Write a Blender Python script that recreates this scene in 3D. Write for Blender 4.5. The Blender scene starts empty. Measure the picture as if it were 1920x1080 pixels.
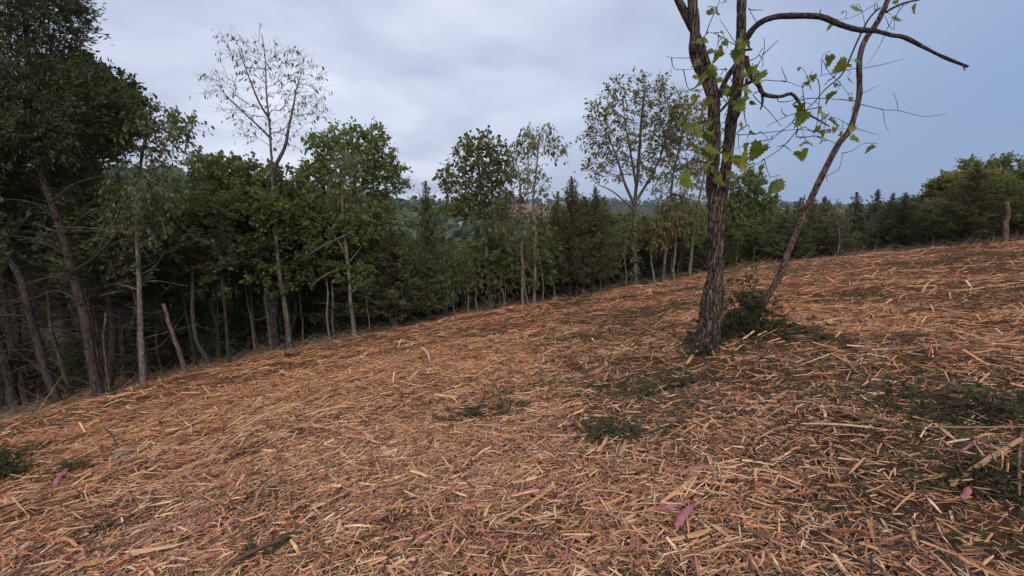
import bpy, math
import numpy as np
from mathutils import Vector

scene = bpy.context.scene
COL = scene.collection
R = math.radians

# ---------------------------------------------------------------- camera
CAM_H = 1.4
FOC = 880.0                      # focal length in pixels of the 1920 px wide picture
PITCH = R(10.3)
cam_data = bpy.data.cameras.new("camera")
cam_data.sensor_width = 36.0
cam_data.lens = 36.0 * FOC / 1920.0
cam_data.clip_start = 0.05
cam_data.clip_end = 9000.0
cam = bpy.data.objects.new("camera", cam_data)
cam.location = (0, 0, CAM_H)
cam.rotation_euler = (math.pi / 2 - PITCH, 0, 0)
COL.objects.link(cam)
scene.camera = cam

# ---------------------------------------------------------------- sky
SUN_EL, SUN_AZ = R(38), R(170)   # azimuth measured clockwise from the view direction (+Y)
world = bpy.data.worlds.new("World")
scene.world = world
world.use_nodes = True
wt = world.node_tree
wt.nodes.clear()


def wn(t, **kw):
    n = wt.nodes.new(t)
    for k, v in kw.items():
        setattr(n, k, v)
    return n


def wmath(op, a, b=None, clamp=False):
    n = wn('ShaderNodeMath', operation=op, use_clamp=clamp)
    for i, v in enumerate((a, b)):
        if v is None:
            continue
        if isinstance(v, (int, float)):
            n.inputs[i].default_value = v
        else:
            wt.links.new(v, n.inputs[i])
    return n.outputs[0]


sky = wn('ShaderNodeTexSky', sky_type='NISHITA', sun_disc=False)
sky.sun_elevation = SUN_EL
sky.sun_rotation = SUN_AZ
sky.air_density = 1.3
sky.dust_density = 1.0
bg_sky = wn('ShaderNodeBackground')
bg_sky.inputs['Strength'].default_value = 0.07
wt.links.new(sky.outputs[0], bg_sky.inputs['Color'])
tc = wn('ShaderNodeTexCoord')
sep = wn('ShaderNodeSeparateXYZ')
wt.links.new(tc.outputs['Generated'], sep.inputs[0])
zz = wmath('ADD', wmath('MAXIMUM', sep.outputs['Z'], 0.0), 0.22)
cx = wmath('DIVIDE', sep.outputs['X'], zz)
cy = wmath('DIVIDE', sep.outputs['Y'], zz)
comb = wn('ShaderNodeCombineXYZ')
wt.links.new(cx, comb.inputs[0])
wt.links.new(cy, comb.inputs[1])
n1 = wn('ShaderNodeTexNoise')
n1.inputs['Scale'].default_value = 1.15
n1.inputs['Detail'].default_value = 4.0
n1.inputs['Roughness'].default_value = 0.48
n1.inputs['Distortion'].default_value = 0.2
wt.links.new(comb.outputs[0], n1.inputs['Vector'])
ramp = wn('ShaderNodeValToRGB')
ramp.color_ramp.elements[0].position = 0.34
ramp.color_ramp.elements[0].color = (0.345, 0.385, 0.53, 1)
ramp.color_ramp.elements[1].position = 0.655
ramp.color_ramp.elements[1].color = (0.63, 0.665, 0.785, 1)
wt.links.new(n1.outputs[0], ramp.inputs[0])
# the cloud sheet grows thinner and bluer low down in the east (to the right)
blue = wn('ShaderNodeMix', data_type='RGBA')
blue.inputs['B'].default_value = (0.19, 0.28, 0.46, 1)
wt.links.new(ramp.outputs[0], blue.inputs['A'])
east = wmath('ADD', wmath('MULTIPLY', sep.outputs['X'], 1.0), wmath('MULTIPLY', sep.outputs['Z'], -1.05))
east = wmath('ADD', east, wmath('MULTIPLY', wmath('SUBTRACT', n1.outputs[0], 0.5), 0.5))
mr = wn('ShaderNodeMapRange', interpolation_type='SMOOTHSTEP')
mr.inputs['From Min'].default_value = -0.32
mr.inputs['From Max'].default_value = 0.62
mr.inputs['To Max'].default_value = 0.95
wt.links.new(east, mr.inputs['Value'])
wt.links.new(mr.outputs[0], blue.inputs['Factor'])
bg_cloud = wn('ShaderNodeBackground')
bg_cloud.inputs['Strength'].default_value = 1.0
wt.links.new(blue.outputs['Result'], bg_cloud.inputs['Color'])
mixs = wn('ShaderNodeMixShader')
mixs.inputs[0].default_value = 0.93
wt.links.new(bg_sky.outputs[0], mixs.inputs[1])
wt.links.new(bg_cloud.outputs[0], mixs.inputs[2])
wo = wn('ShaderNodeOutputWorld')
wt.links.new(mixs.outputs[0], wo.inputs['Surface'])

HAZE = 0.00027                    # density of the air over the valley

# ---------------------------------------------------------------- overcast sun
sun_data = bpy.data.lights.new("sun", 'SUN')
sun_data.energy = 1.5
sun_data.angle = R(25)
sun_data.color = (1.0, 0.93, 0.82)
sun = bpy.data.objects.new("sun", sun_data)
sd = Vector((math.sin(SUN_AZ) * math.cos(SUN_EL), math.cos(SUN_AZ) * math.cos(SUN_EL), math.sin(SUN_EL)))
sun.rotation_euler = (-sd).to_track_quat('-Z', 'Y').to_euler()
COL.objects.link(sun)

vs = scene.view_settings
vs.view_transform = 'Standard'
vs.look = 'None'
vs.exposure = 0.45
vs.gamma = 1.0
scene.render.engine = 'CYCLES'
scene.cycles.max_bounces = 8
scene.cycles.diffuse_bounces = 5
scene.cycles.transmission_bounces = 5

# ================================================================ helpers
CAMP = np.array([0.0, 0.0, CAM_H])
SP, CP = math.sin(PITCH), math.cos(PITCH)
FWD = np.array([0.0, CP, -SP])


def ray(u, v):
    up = (540.0 - v) / FOC
    return np.array([(u - 960.0) / FOC, CP + up * SP, -SP + up * CP])


def at_y(u, v, y):
    d = ray(u, v)
    return CAMP + d * (y / d[1])


def hash3(i, j, k, seed):
    n = (i * 374761393 + j * 668265263 + k * 2147483647 + seed * 1274126177) & 0xffffffff
    n = ((n ^ (n >> 13)) * 1274126177) & 0xffffffff
    return ((n ^ (n >> 16)) & 0xffff) / 65535.0


def vnoise(x, y, z=0.0, seed=1):
    x, y, z = np.broadcast_arrays(np.asarray(x, float), np.asarray(y, float), np.asarray(z, float))
    i, j, k = np.floor(x).astype(np.int64), np.floor(y).astype(np.int64), np.floor(z).astype(np.int64)
    fx, fy, fz = x - i, y - j, z - k
    fx, fy, fz = (f * f * (3 - 2 * f) for f in (fx, fy, fz))
    r = 0
    for a, wx in ((0, 1 - fx), (1, fx)):
        for b, wy in ((0, 1 - fy), (1, fy)):
            for c, wz in ((0, 1 - fz), (1, fz)):
                r = r + hash3(i + a, j + b, k + c, seed) * wx * wy * wz
    return r


def fbm(x, y, z=0.0, o=3, seed=1):
    s, a, t = 0.0, 0.5, 0.0
    for q in range(o):
        s = s + a * vnoise(np.asarray(x) * 2 ** q, np.asarray(y) * 2 ** q, np.asarray(z) * 2 ** q, seed + q)
        t += a
        a *= 0.5
    return s / t


def sstep(a, b, x):
    t = np.clip((np.asarray(x, float) - a) / (b - a), 0, 1)
    return t * t * (3 - 2 * t)


DROP_T, DROP_R, DROP_A = [], [], []


def gz(x, y):
    """height of the ground"""
    x, y = np.asarray(x, float), np.asarray(y, float)
    r = np.hypot(x, y)
    drop = 0.0
    if len(DROP_T):
        th = np.arctan2(x, y)
        drop = np.interp(th, DROP_T, DROP_A) * sstep(0.9, 9.0, r - np.interp(th, DROP_T, DROP_R))
    near = -drop + 0.15 * x - 0.124 * y + (fbm(x * 0.35, y * 0.35, 0, 2, 5) - 0.5) * 0.16 * sstep(1, 5, r)
    far = (-14 + 26 * np.exp(-((x + 210) / 150) ** 2 - ((y - 260) / 90) ** 2)
           + 13 * np.exp(-((x - 10) / 260) ** 2 - ((y - 560) / 130) ** 2)
           + 9 * np.exp(-((x - 480) / 300) ** 2 - ((y - 640) / 150) ** 2)
           + (fbm(x * 0.012, y * 0.012, 0, 3, 9) - 0.5) * 5)
    w = sstep(24, 130, r)
    return near.clip(-9, 6) * (1 - w) + far * w


def gnormal(x, y):
    e = 0.15
    n = np.stack([-(gz(x + e, y) - gz(x - e, y)) / (2 * e), -(gz(x, y + e) - gz(x, y - e)) / (2 * e), np.ones_like(x)], -1)
    return n / np.linalg.norm(n, axis=-1, keepdims=True)


def hit(u, v):
    """point of the ground seen at a pixel of the photograph"""
    d = ray(u, v)
    rate = -(d[2] - 0.15 * d[0] + 0.124 * d[1])
    t = CAM_H / rate if rate > 0.03 else 18.0
    for _ in range(14):
        p = CAMP + d * t
        h = p[2] - float(gz(p[0], p[1]))
        if abs(h) < 0.001:
            break
        t = min(max(t + h / max(rate, 0.06), 0.5), 40.0)
    p[2] = float(gz(p[0], p[1]))
    return p


def unit(a):
    return a / np.maximum(np.linalg.norm(a, axis=-1, keepdims=True), 1e-9)


class MB:
    """collects vertices and faces for one mesh"""

    def __init__(self):
        self.v, self.q, self.t, self.c, self.n = [], [], [], [], 0

    def add(self, v, quads=None, tris=None, col=(1, 1, 1)):
        v = np.asarray(v, float).reshape(-1, 3)
        col = np.asarray(col, float)
        if col.ndim == 1:
            col = np.broadcast_to(col, v.shape)
        self.v.append(v)
        self.c.append(col)
        if quads is not None and len(quads):
            self.q.append(np.asarray(quads, np.int64) + self.n)
        if tris is not None and len(tris):
            self.t.append(np.asarray(tris, np.int64) + self.n)
        self.n += len(v)

    def mesh(self, name, mat, origin=(0, 0, 0), smooth=True):
        me = bpy.data.meshes.new(name)
        V = np.concatenate(self.v) - np.asarray(origin, float)
        C = np.concatenate(self.c)
        Q = np.concatenate(self.q) if self.q else np.zeros((0, 4), np.int64)
        T = np.concatenate(self.t) if self.t else np.zeros((0, 3), np.int64)
        me.vertices.add(len(V))
        me.vertices.foreach_set('co', V.astype(np.float32).ravel())
        loops = np.concatenate([Q.ravel(), T.ravel()]).astype(np.int32)
        me.loops.add(len(loops))
        me.loops.foreach_set('vertex_index', loops)
        me.polygons.add(len(Q) + len(T))
        st = np.concatenate([np.arange(len(Q)) * 4, len(Q) * 4 + np.arange(len(T)) * 3]).astype(np.int32)
        me.polygons.foreach_set('loop_start', st)
        me.polygons.foreach_set('use_smooth', np.full(len(st), smooth))
        me.update(calc_edges=True)
        at = me.color_attributes.new('col', 'FLOAT_COLOR', 'POINT')
        at.data.foreach_set('color', np.concatenate([C, np.ones((len(C), 1))], 1).astype(np.float32).ravel())
        me.materials.append(mat)
        return me

    def build(self, name, mat, parent=None, origin=(0, 0, 0), smooth=True):
        o = bpy.data.objects.new(name, self.mesh(name, mat, origin, smooth))
        COL.objects.link(o)
        if parent is not None:
            o.parent = parent
        else:
            o.location = origin
        return o


def tag(o, label=None, cat=None, group=None, kind=None):
    for k, v in (('label', label), ('category', cat), ('group', group), ('kind', kind)):
        if v:
            o[k] = v
    return o


def empty(name, loc, label=None, cat=None, group=None):
    o = bpy.data.objects.new(name, None)
    o.empty_display_size = 0.2
    o.location = loc
    COL.objects.link(o)
    return tag(o, label, cat, group)


def copy_tree(o, loc, scale, rz, label, group):
    c = o.copy()
    COL.objects.link(c)
    c.location, c.scale, c.rotation_euler = loc, scale, (0, 0, rz)
    c['label'], c['group'] = label, group
    for ch in o.children:
        d = ch.copy()
        COL.objects.link(d)
        d.parent = c
    return c


def spline(pts, step):
    """Catmull-Rom through the points, resampled to about STEP; returns points and parameter 0..1 of length"""
    p = np.asarray(pts, float)
    if len(p) == 2:
        k = max(2, int(np.linalg.norm(p[1] - p[0]) / step) + 1)
        s = np.linspace(0, 1, k)
        return p[0] + (p[1] - p[0]) * s[:, None], s
    ext = np.vstack([2 * p[0] - p[1], p, 2 * p[-1] - p[-2]])
    out = []
    for i in range(len(p) - 1):
        a, b, c, d = ext[i:i + 4]
        k = max(2, int(np.linalg.norm(c - b) / step) + 1)
        t = np.linspace(0, 1, k, endpoint=False)[:, None]
        out.append(0.5 * (2 * b + (c - a) * t + (2 * a - 5 * b + 4 * c - d) * t ** 2 + (3 * b - a - 3 * c + d) * t ** 3))
    out.append(p[-1:])
    q = np.concatenate(out)
    s = np.concatenate([[0], np.cumsum(np.linalg.norm(np.diff(q, axis=0), axis=1))])
    return q, s / s[-1]


def tube(mb, pts, rad, sides=6, col=(1, 1, 1), disp=None, cap=True):
    pts = np.asarray(pts, float)
    k = len(pts)
    rad = np.broadcast_to(np.asarray(rad, float), (k,))
    t = unit(np.gradient(pts, axis=0))
    n = np.zeros_like(pts)
    ref = np.array([0.0, 1.0, 0.0]) if abs(t[0][1]) < 0.8 else np.array([1.0, 0, 0])
    for i in range(k):
        ref = ref - t[i] * np.dot(ref, t[i])
        ref /= max(np.linalg.norm(ref), 1e-9)
        n[i] = ref
    b = np.cross(t, n)
    a = np.arange(sides) * 2 * math.pi / sides
    off = n[:, None, :] * np.cos(a)[None, :, None] + b[:, None, :] * np.sin(a)[None, :, None]
    r = rad[:, None] * np.ones(sides)[None]
    if disp is not None:
        r = r + disp(pts, off, a)
    V = pts[:, None, :] + off * r[..., None]
    V = V.reshape(-1, 3)
    i = np.arange(k - 1)[:, None] * sides
    j = np.arange(sides)[None]
    jn = (j + 1) % sides
    Q = np.stack([i + j, i + jn, i + sides + jn, i + sides + j], -1).reshape(-1, 4)
    T = None
    if cap:
        V = np.vstack([V, pts[-1] + t[-1] * rad[-1] * 0.4])
        T = np.stack([(k - 1) * sides + np.arange(sides), (k - 1) * sides + (np.arange(sides) + 1) % sides,
                      np.full(sides, k * sides)], -1)
    mb.add(V, Q, T, col)


def sticks(mb, A, B, r0, r1, col=(1, 1, 1)):
    """many thin three-sided twigs at once"""
    A, B = np.asarray(A, float), np.asarray(B, float)
    n = len(A)
    t = unit(B - A)
    x = unit(np.cross(t, np.where(np.abs(t[:, 2:3]) > 0.9, np.array([[1.0, 0, 0]]), np.array([[0, 0, 1.0]]))))
    y = np.cross(t, x)
    V = np.zeros((n, 6, 3))
    for k in range(3):
        o = x * math.cos(k * 2.0944) + y * math.sin(k * 2.0944)
        V[:, k] = A + o * np.reshape(r0, (-1, 1))
        V[:, 3 + k] = B + o * np.reshape(r1, (-1, 1))
    base = np.arange(n)[:, None, None] * 6
    F = np.array([[0, 1, 4, 3], [1, 2, 5, 4], [2, 0, 3, 5]])
    col = np.asarray(col, float)
    if col.ndim == 2:
        col = np.repeat(col, 6, 0)
    mb.add(V.reshape(-1, 3), (base + F[None]).reshape(-1, 4), None, col)


LEAF6 = np.array([[0, 0, 0], [-.30, .30, .07], [-.24, .70, .05], [0, 1, -.04], [.24, .70, .05], [.30, .30, .07]])
LEAF6_Q = np.array([[0, 5, 4, 3], [0, 3, 2, 1]])
BLADE = np.array([[0, 0, 0], [-.5, .45, .0], [0, 1, 0], [.5, .45, 0]])
BLADE_Q = np.array([[0, 3, 2, 1]])


def leaves(mb, P, D, N, size, width, col, kind='leaf'):
    """many leaves: base P, midrib D, normal N, length SIZE, width factor, colour each"""
    T, Q = (LEAF6, LEAF6_Q) if kind == 'leaf' else (BLADE, BLADE_Q)
    D = unit(D)
    X = unit(np.cross(D, N))
    Z = np.cross(X, D)
    s = np.reshape(size, (-1, 1, 1))
    V = P[:, None] + s * (X[:, None] * (T[None, :, 0:1] * np.reshape(width, (-1, 1, 1))) + D[:, None] * T[None, :, 1:2] + Z[:, None] * T[None, :, 2:3])
    k = len(T)
    F = (np.arange(len(P))[:, None, None] * k + Q[None]).reshape(-1, 4)
    mb.add(V.reshape(-1, 3), F, None, np.repeat(col, k, 0))


def rdir(rng, n):
    return unit(rng.normal(size=(n, 3)))


# ================================================================ materials
def new_mat(name):
    m = bpy.data.materials.new(name)
    m.use_nodes = True
    nt = m.node_tree
    nt.nodes.clear()
    out = nt.nodes.new('ShaderNodeOutputMaterial')
    return m, nt, out


def node(nt, t, **kw):
    n = nt.nodes.new(t)
    for k, v in kw.items():
        if k.startswith('i_'):
            n.inputs[k[2:].replace('_', ' ')].default_value = v
        else:
            setattr(n, k, v)
    return n


def leaf_mat(name, trans=0.3, gloss=0.06, hue=0.03, val=0.25):
    m, nt, out = new_mat(name)
    L = nt.links.new
    a = node(nt, 'ShaderNodeAttribute', attribute_name='col')
    oi = node(nt, 'ShaderNodeObjectInfo')
    hs = node(nt, 'ShaderNodeHueSaturation')
    mh = node(nt, 'ShaderNodeMapRange')
    mh.inputs['To Min'].default_value, mh.inputs['To Max'].default_value = 0.5 - hue, 0.5 + hue * 0.5
    L(oi.outputs['Random'], mh.inputs['Value'])
    L(mh.outputs[0], hs.inputs['Hue'])
    mv = node(nt, 'ShaderNodeMapRange')
    mv.inputs['To Min'].default_value, mv.inputs['To Max'].default_value = 1 - val, 1 + val
    L(oi.outputs['Random'], mv.inputs['Value'])
    L(mv.outputs[0], hs.inputs['Value'])
    L(a.outputs['Color'], hs.inputs['Color'])
    d = node(nt, 'ShaderNodeBsdfPrincipled', i_Roughness=0.55)
    d.inputs['Specular IOR Level'].default_value = 0.25
    L(hs.outputs[0], d.inputs['Base Color'])
    t = node(nt, 'ShaderNodeBsdfTranslucent')
    br = node(nt, 'ShaderNodeMix', data_type='RGBA', blend_type='MULTIPLY')
    br.inputs['Factor'].default_value = 1
    br.inputs['B'].default_value = (1.3, 1.35, 0.55, 1)
    L(hs.outputs[0], br.inputs['A'])
    L(br.outputs['Result'], t.inputs['Color'])
    mx = node(nt, 'ShaderNodeMixShader')
    mx.inputs[0].default_value = trans
    L(d.outputs[0], mx.inputs[1])
    L(t.outputs[0], mx.inputs[2])
    L(mx.outputs[0], out.inputs['Surface'])
    return m


def bark_mat(name, dark, light, scale=14.0, stretch=0.22, moss=0.0, bump=0.5):
    m, nt, out = new_mat(name)
    L = nt.links.new
    tc = node(nt, 'ShaderNodeTexCoord')
    mp = node(nt, 'ShaderNodeMapping')
    mp.inputs['Scale'].default_value = (scale, scale, scale * stretch)
    L(tc.outputs['Object'], mp.inputs['Vector'])
    no = node(nt, 'ShaderNodeTexNoise', i_Scale=1.6, i_Detail=6.0, i_Roughness=0.62, i_Distortion=0.4)
    L(mp.outputs[0], no.inputs['Vector'])
    wob = node(nt, 'ShaderNodeTexNoise', i_Scale=1.1, i_Detail=3.0)
    L(mp.outputs[0], wob.inputs['Vector'])
    wv = node(nt, 'ShaderNodeVectorMath', operation='MULTIPLY_ADD')
    wv.inputs[1].default_value = (1.9, 1.9, 1.9)
    L(wob.outputs['Color'], wv.inputs[0])
    L(mp.outputs[0], wv.inputs[2])
    vo = node(nt, 'ShaderNodeTexVoronoi', feature='DISTANCE_TO_EDGE', i_Scale=1.5)
    L(wv.outputs[0], vo.inputs['Vector'])
    vr = node(nt, 'ShaderNodeMapRange')
    vr.inputs['From Max'].default_value = 0.18
    L(vo.outputs['Distance'], vr.inputs['Value'])
    mu = node(nt, 'ShaderNodeMath', operation='MULTIPLY')
    L(vr.outputs[0], mu.inputs[0])
    L(no.outputs[0], mu.inputs[1])
    rp = node(nt, 'ShaderNodeValToRGB')
    rp.color_ramp.elements[0].position = 0.12
    rp.color_ramp.elements[0].color = (*dark, 1)
    rp.color_ramp.elements[1].position = 0.62
    rp.color_ramp.elements[1].color = (*light, 1)
    L(mu.outputs[0], rp.inputs[0])
    big = node(nt, 'ShaderNodeTexNoise', i_Scale=2.3, i_Detail=3.0)
    L(tc.outputs['Object'], big.inputs['Vector'])
    bm = node(nt, 'ShaderNodeMix', data_type='RGBA', blend_type='MIX')
    bm.inputs['B'].default_value = (0.075, 0.085, 0.045, 1) if moss else (light[0] * 1.25, light[1] * 1.2, light[2] * 1.2, 1)
    br = node(nt, 'ShaderNodeMapRange')
    br.inputs['From Min'].default_value = 0.55
    br.inputs['From Max'].default_value = 0.72
    br.inputs['To Max'].default_value = 0.55 if moss else 0.35
    L(big.outputs[0], br.inputs['Value'])
    L(br.outputs[0], bm.inputs['Factor'])
    L(rp.outputs[0], bm.inputs['A'])
    oi = node(nt, 'ShaderNodeAttribute', attribute_name='col')
    mm = node(nt, 'ShaderNodeMix', data_type='RGBA', blend_type='MULTIPLY')
    mm.inputs['Factor'].default_value = 1
    L(bm.outputs['Result'], mm.inputs['A'])
    L(oi.outputs['Color'], mm.inputs['B'])
    d = node(nt, 'ShaderNodeBsdfPrincipled', i_Roughness=0.9)
    d.inputs['Specular IOR Level'].default_value = 0.15
    L(mm.outputs['Result'], d.inputs['Base Color'])
    bu = node(nt, 'ShaderNodeBump', i_Strength=bump, i_Distance=0.02)
    L(mu.outputs[0], bu.inputs['Height'])
    L(bu.outputs[0], d.inputs['Normal'])
    L(d.outputs[0], out.inputs['Surface'])
    return m


def chip_mat(name):
    m, nt, out = new_mat(name)
    L = nt.links.new
    a = node(nt, 'ShaderNodeAttribute', attribute_name='col')
    tc = node(nt, 'ShaderNodeTexCoord')
    no = node(nt, 'ShaderNodeTexNoise', i_Scale=90.0, i_Detail=3.0, i_Roughness=0.6)
    L(tc.outputs['Object'], no.inputs['Vector'])
    rp = node(nt, 'ShaderNodeMapRange')
    rp.inputs['From Min'].default_value, rp.inputs['From Max'].default_value = 0.3, 0.7
    rp.inputs['To Min'].default_value, rp.inputs['To Max'].default_value = 0.72, 1.16
    L(no.outputs[0], rp.inputs['Value'])
    mm = node(nt, 'ShaderNodeMix', data_type='RGBA', blend_type='MULTIPLY')
    mm.inputs['Factor'].default_value = 1
    L(a.outputs['Color'], mm.inputs['A'])
    L(rp.outputs[0], mm.inputs['B'])
    d = node(nt, 'ShaderNodeBsdfPrincipled', i_Roughness=0.75)
    d.inputs['Specular IOR Level'].default_value = 0.25
    L(mm.outputs['Result'], d.inputs['Base Color'])
    L(d.outputs[0], out.inputs['Surface'])
    return m


def ground_mat(name, c0, c1, c2, s1=3.0, s2=40.0, bump=0.6):
    m, nt, out = new_mat(name)
    L = nt.links.new
    tc = node(nt, 'ShaderNodeTexCoord')
    no = node(nt, 'ShaderNodeTexNoise', i_Scale=s1, i_Detail=4.0)
    n2 = node(nt, 'ShaderNodeTexNoise', i_Scale=s2, i_Detail=6.0, i_Roughness=0.7, i_Distortion=1.2)
    L(tc.outputs['Object'], no.inputs['Vector'])
    L(tc.outputs['Object'], n2.inputs['Vector'])
    rp = node(nt, 'ShaderNodeValToRGB')
    rp.color_ramp.elements[0].position, rp.color_ramp.elements[0].color = 0.35, (*c0, 1)
    rp.color_ramp.elements[1].position, rp.color_ramp.elements[1].color = 0.68, (*c1, 1)
    L(n2.outputs[0], rp.inputs[0])
    mx = node(nt, 'ShaderNodeMix', data_type='RGBA')
    mx.inputs['B'].default_value = (*c2, 1)
    r2 = node(nt, 'ShaderNodeMapRange')
    r2.inputs['From Min'].default_value, r2.inputs['From Max'].default_value = 0.45, 0.65
    r2.inputs['To Max'].default_value = 0.7
    L(no.outputs[0], r2.inputs['Value'])
    L(r2.outputs[0], mx.inputs['Factor'])
    L(rp.outputs[0], mx.inputs['A'])
    d = node(nt, 'ShaderNodeBsdfPrincipled', i_Roughness=0.95)
    d.inputs['Specular IOR Level'].default_value = 0.1
    L(mx.outputs['Result'], d.inputs['Base Color'])
    bu = node(nt, 'ShaderNodeBump', i_Strength=bump, i_Distance=0.03)
    L(n2.outputs[0], bu.inputs['Height'])
    L(bu.outputs[0], d.inputs['Normal'])
    L(d.outputs[0], out.inputs['Surface'])
    return m


M = {
    'leaf': leaf_mat('broad_leaf', 0.48),
    'cedar': leaf_mat('cedar_foliage', 0.28, hue=0.02),
    'big_leaf': leaf_mat('large_green_leaf', 0.4, hue=0.0, val=0.15),
    'bark_main': bark_mat('furrowed_bark', (0.022, 0.016, 0.013), (0.20, 0.148, 0.118), 24, 0.16, bump=0.9),
    'bark_branch': bark_mat('branch_bark', (0.025, 0.019, 0.016), (0.15, 0.115, 0.095), 22, 0.8, bump=0.5),
    'bark_oak': bark_mat('oak_bark', (0.05, 0.043, 0.036), (0.19, 0.165, 0.14), 15, 0.2),
    'bark_pale': bark_mat('pale_bark', (0.095, 0.08, 0.064), (0.28, 0.235, 0.19), 18, 0.25),
    'bark_cedar': bark_mat('cedar_bark', (0.03, 0.024, 0.02), (0.10, 0.075, 0.06), 20, 0.12),
    'bark_moss': bark_mat('mossy_bark', (0.045, 0.038, 0.03), (0.17, 0.145, 0.11), 18, 0.25, moss=1.0),
    'dead': bark_mat('dead_wood', (0.075, 0.052, 0.038), (0.22, 0.155, 0.115), 16, 0.12),
    'chip': chip_mat('shredded_wood'),
    'mulch': ground_mat('mulch_base', (0.045, 0.022, 0.013), (0.27, 0.13, 0.062), (0.11, 0.05, 0.027), 2.0, 40.0, 1.0),
    'ground': ground_mat('leaf_litter', (0.022, 0.017, 0.012), (0.085, 0.06, 0.038), (0.035, 0.038, 0.018), 0.6, 22.0),
    'field': ground_mat('bare_field', (0.19, 0.105, 0.07), (0.27, 0.155, 0.105), (0.2, 0.14, 0.08), 0.02, 0.3, 0.1),
    'far_leaf': leaf_mat('far_foliage', 0.15, hue=0.0, val=0.0),
}

# ================================================================ setting: ground, mulch
EDGE_PX = [(0, 790), (80, 768), (150, 747), (260, 722), (380, 690), (460, 672), (540, 655), (610, 643), (680, 630), (800, 605), (920, 582), (1010, 566), (1100, 550),
           (1190, 536), (1290, 518), (1400, 503), (1500, 490), (1620, 478), (1750, 465), (1850, 457), (1920, 450)]
edge_pts = np.array([hit(u, v) for u, v in EDGE_PX])
eth = np.arctan2(edge_pts[:, 0], edge_pts[:, 1])
erad = np.hypot(edge_pts[:, 0], edge_pts[:, 1])
TH = np.concatenate([[-math.pi, R(-120), R(-80), R(-62)], eth, [R(62), R(85), R(120), math.pi]])
RR = np.concatenate([[14, 11, 10.5, 11.2], erad, [19, 17, 15, 14]])
DROP_T, DROP_R = TH, RR
DROP_A = np.interp(TH, [R(-60), R(-25), R(0), R(20), R(50), R(70)], [0.3, 0.6, 1.6, 2.6, 2.6, 1.0])


def edge_r(th):
    return np.interp(th, TH, RR) + 0.35 * (fbm(np.asarray(th) * 22, 3.3, 0, 2, 21) - 0.5)


MOUND = hit(1338, 658)           # litter piled round the foot of the forked tree


def bed(x, y):
    """top of the mulch"""
    r = np.hypot(x, y)
    th = np.arctan2(x, y)
    e = sstep(0.0, 0.9, edge_r(th) - r)
    b = (fbm(x * 1.4, y * 1.4, 0, 3, 31) - 0.5) * 0.16 + (fbm(x * 6, y * 6, 0, 2, 37) - 0.5) * 0.035
    mound = .07 * np.exp(-((x - MOUND[0]) ** 2 + (y - MOUND[1]) ** 2) / .2)
    return gz(x, y) + 0.045 * e + b * e - 0.012 * (1 - e) + mound


def polar_sheet(name, mat, radii, ths, hfun, wrap=True):
    mb = MB()
    k, n = radii.shape if radii.ndim == 2 else (len(radii), len(ths))
    rr = radii if radii.ndim == 2 else np.repeat(radii[:, None], n, 1)
    X, Y = rr * np.sin(ths)[None], rr * np.cos(ths)[None]
    Z = hfun(X, Y)
    V = np.stack([X, Y, Z], -1).reshape(-1, 3)
    V = np.vstack([V, [0, 0, float(hfun(np.array(0.0), np.array(0.0)))]])
    i = np.arange(k - 1)[:, None] * n
    j = np.arange(n)[None]
    jn = (j + 1) % n
    Q = np.stack([i + j, i + n + j, i + n + jn, i + jn], -1).reshape(-1, 4)
    T = np.stack([np.full(n, k * n), np.arange(n), (np.arange(n) + 1) % n], -1)
    mb.add(V, Q, T)
    return mb.build(name, mat)


ths = np.linspace(-math.pi, math.pi, 240, endpoint=False)
tag(polar_sheet('ground', M['ground'], np.geomspace(0.5, 6000, 110), ths, gz), 'leaf covered ground falling into the valley', None, None, 'structure')
ths = np.concatenate([np.linspace(R(-62), R(62), 290), np.linspace(R(64), R(296), 50)])
frac = np.linspace(0, 1, 70) ** 1.15
frac[0] = 0.02
tsn = (ths + math.pi) % (2 * math.pi) - math.pi
tag(polar_sheet('mulch_bed', M['mulch'], frac[:, None] * (edge_r(tsn)[None] + 0.05), ths, bed), 'orange brown shredded wood mulch covering the slope', None, None, 'structure')

# far fields, draped a little above the terrain
def field(name, cx, cy, sx, sy, rot, label):
    mb = MB()
    n = 24
    g = np.linspace(-1, 1, n)
    A, B = np.meshgrid(g, g, indexing='ij')
    A2, B2 = A * np.sqrt(1 - B * B / 2), B * np.sqrt(1 - A * A / 2)
    X = cx + sx * A2 * math.cos(rot) - sy * B2 * math.sin(rot)
    Y = cy + sx * A2 * math.sin(rot) + sy * B2 * math.cos(rot)
    V = np.stack([X, Y, gz(X, Y) + 0.25], -1).reshape(-1, 3)
    i = (np.arange(n - 1)[:, None] * n + np.arange(n - 1)[None]).reshape(-1, 1)
    mb.add(V, np.hstack([i, i + n, i + n + 1, i + 1]))
    tag(mb.build(name, M['field']), label, None, None, 'structure')


field('field', 14, 475, 66, 62, 0.15, 'bare reddish brown field on the far hillside')
field('field', -95, 440, 30, 60, 0.1, 'small bare brown field on the far hillside left of centre')
field('field', 300, 520, 60, 60, 0.0, 'narrow bare field below the blue horizon')

# ================================================================ trees
rngT = np.random.default_rng(11)


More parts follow.
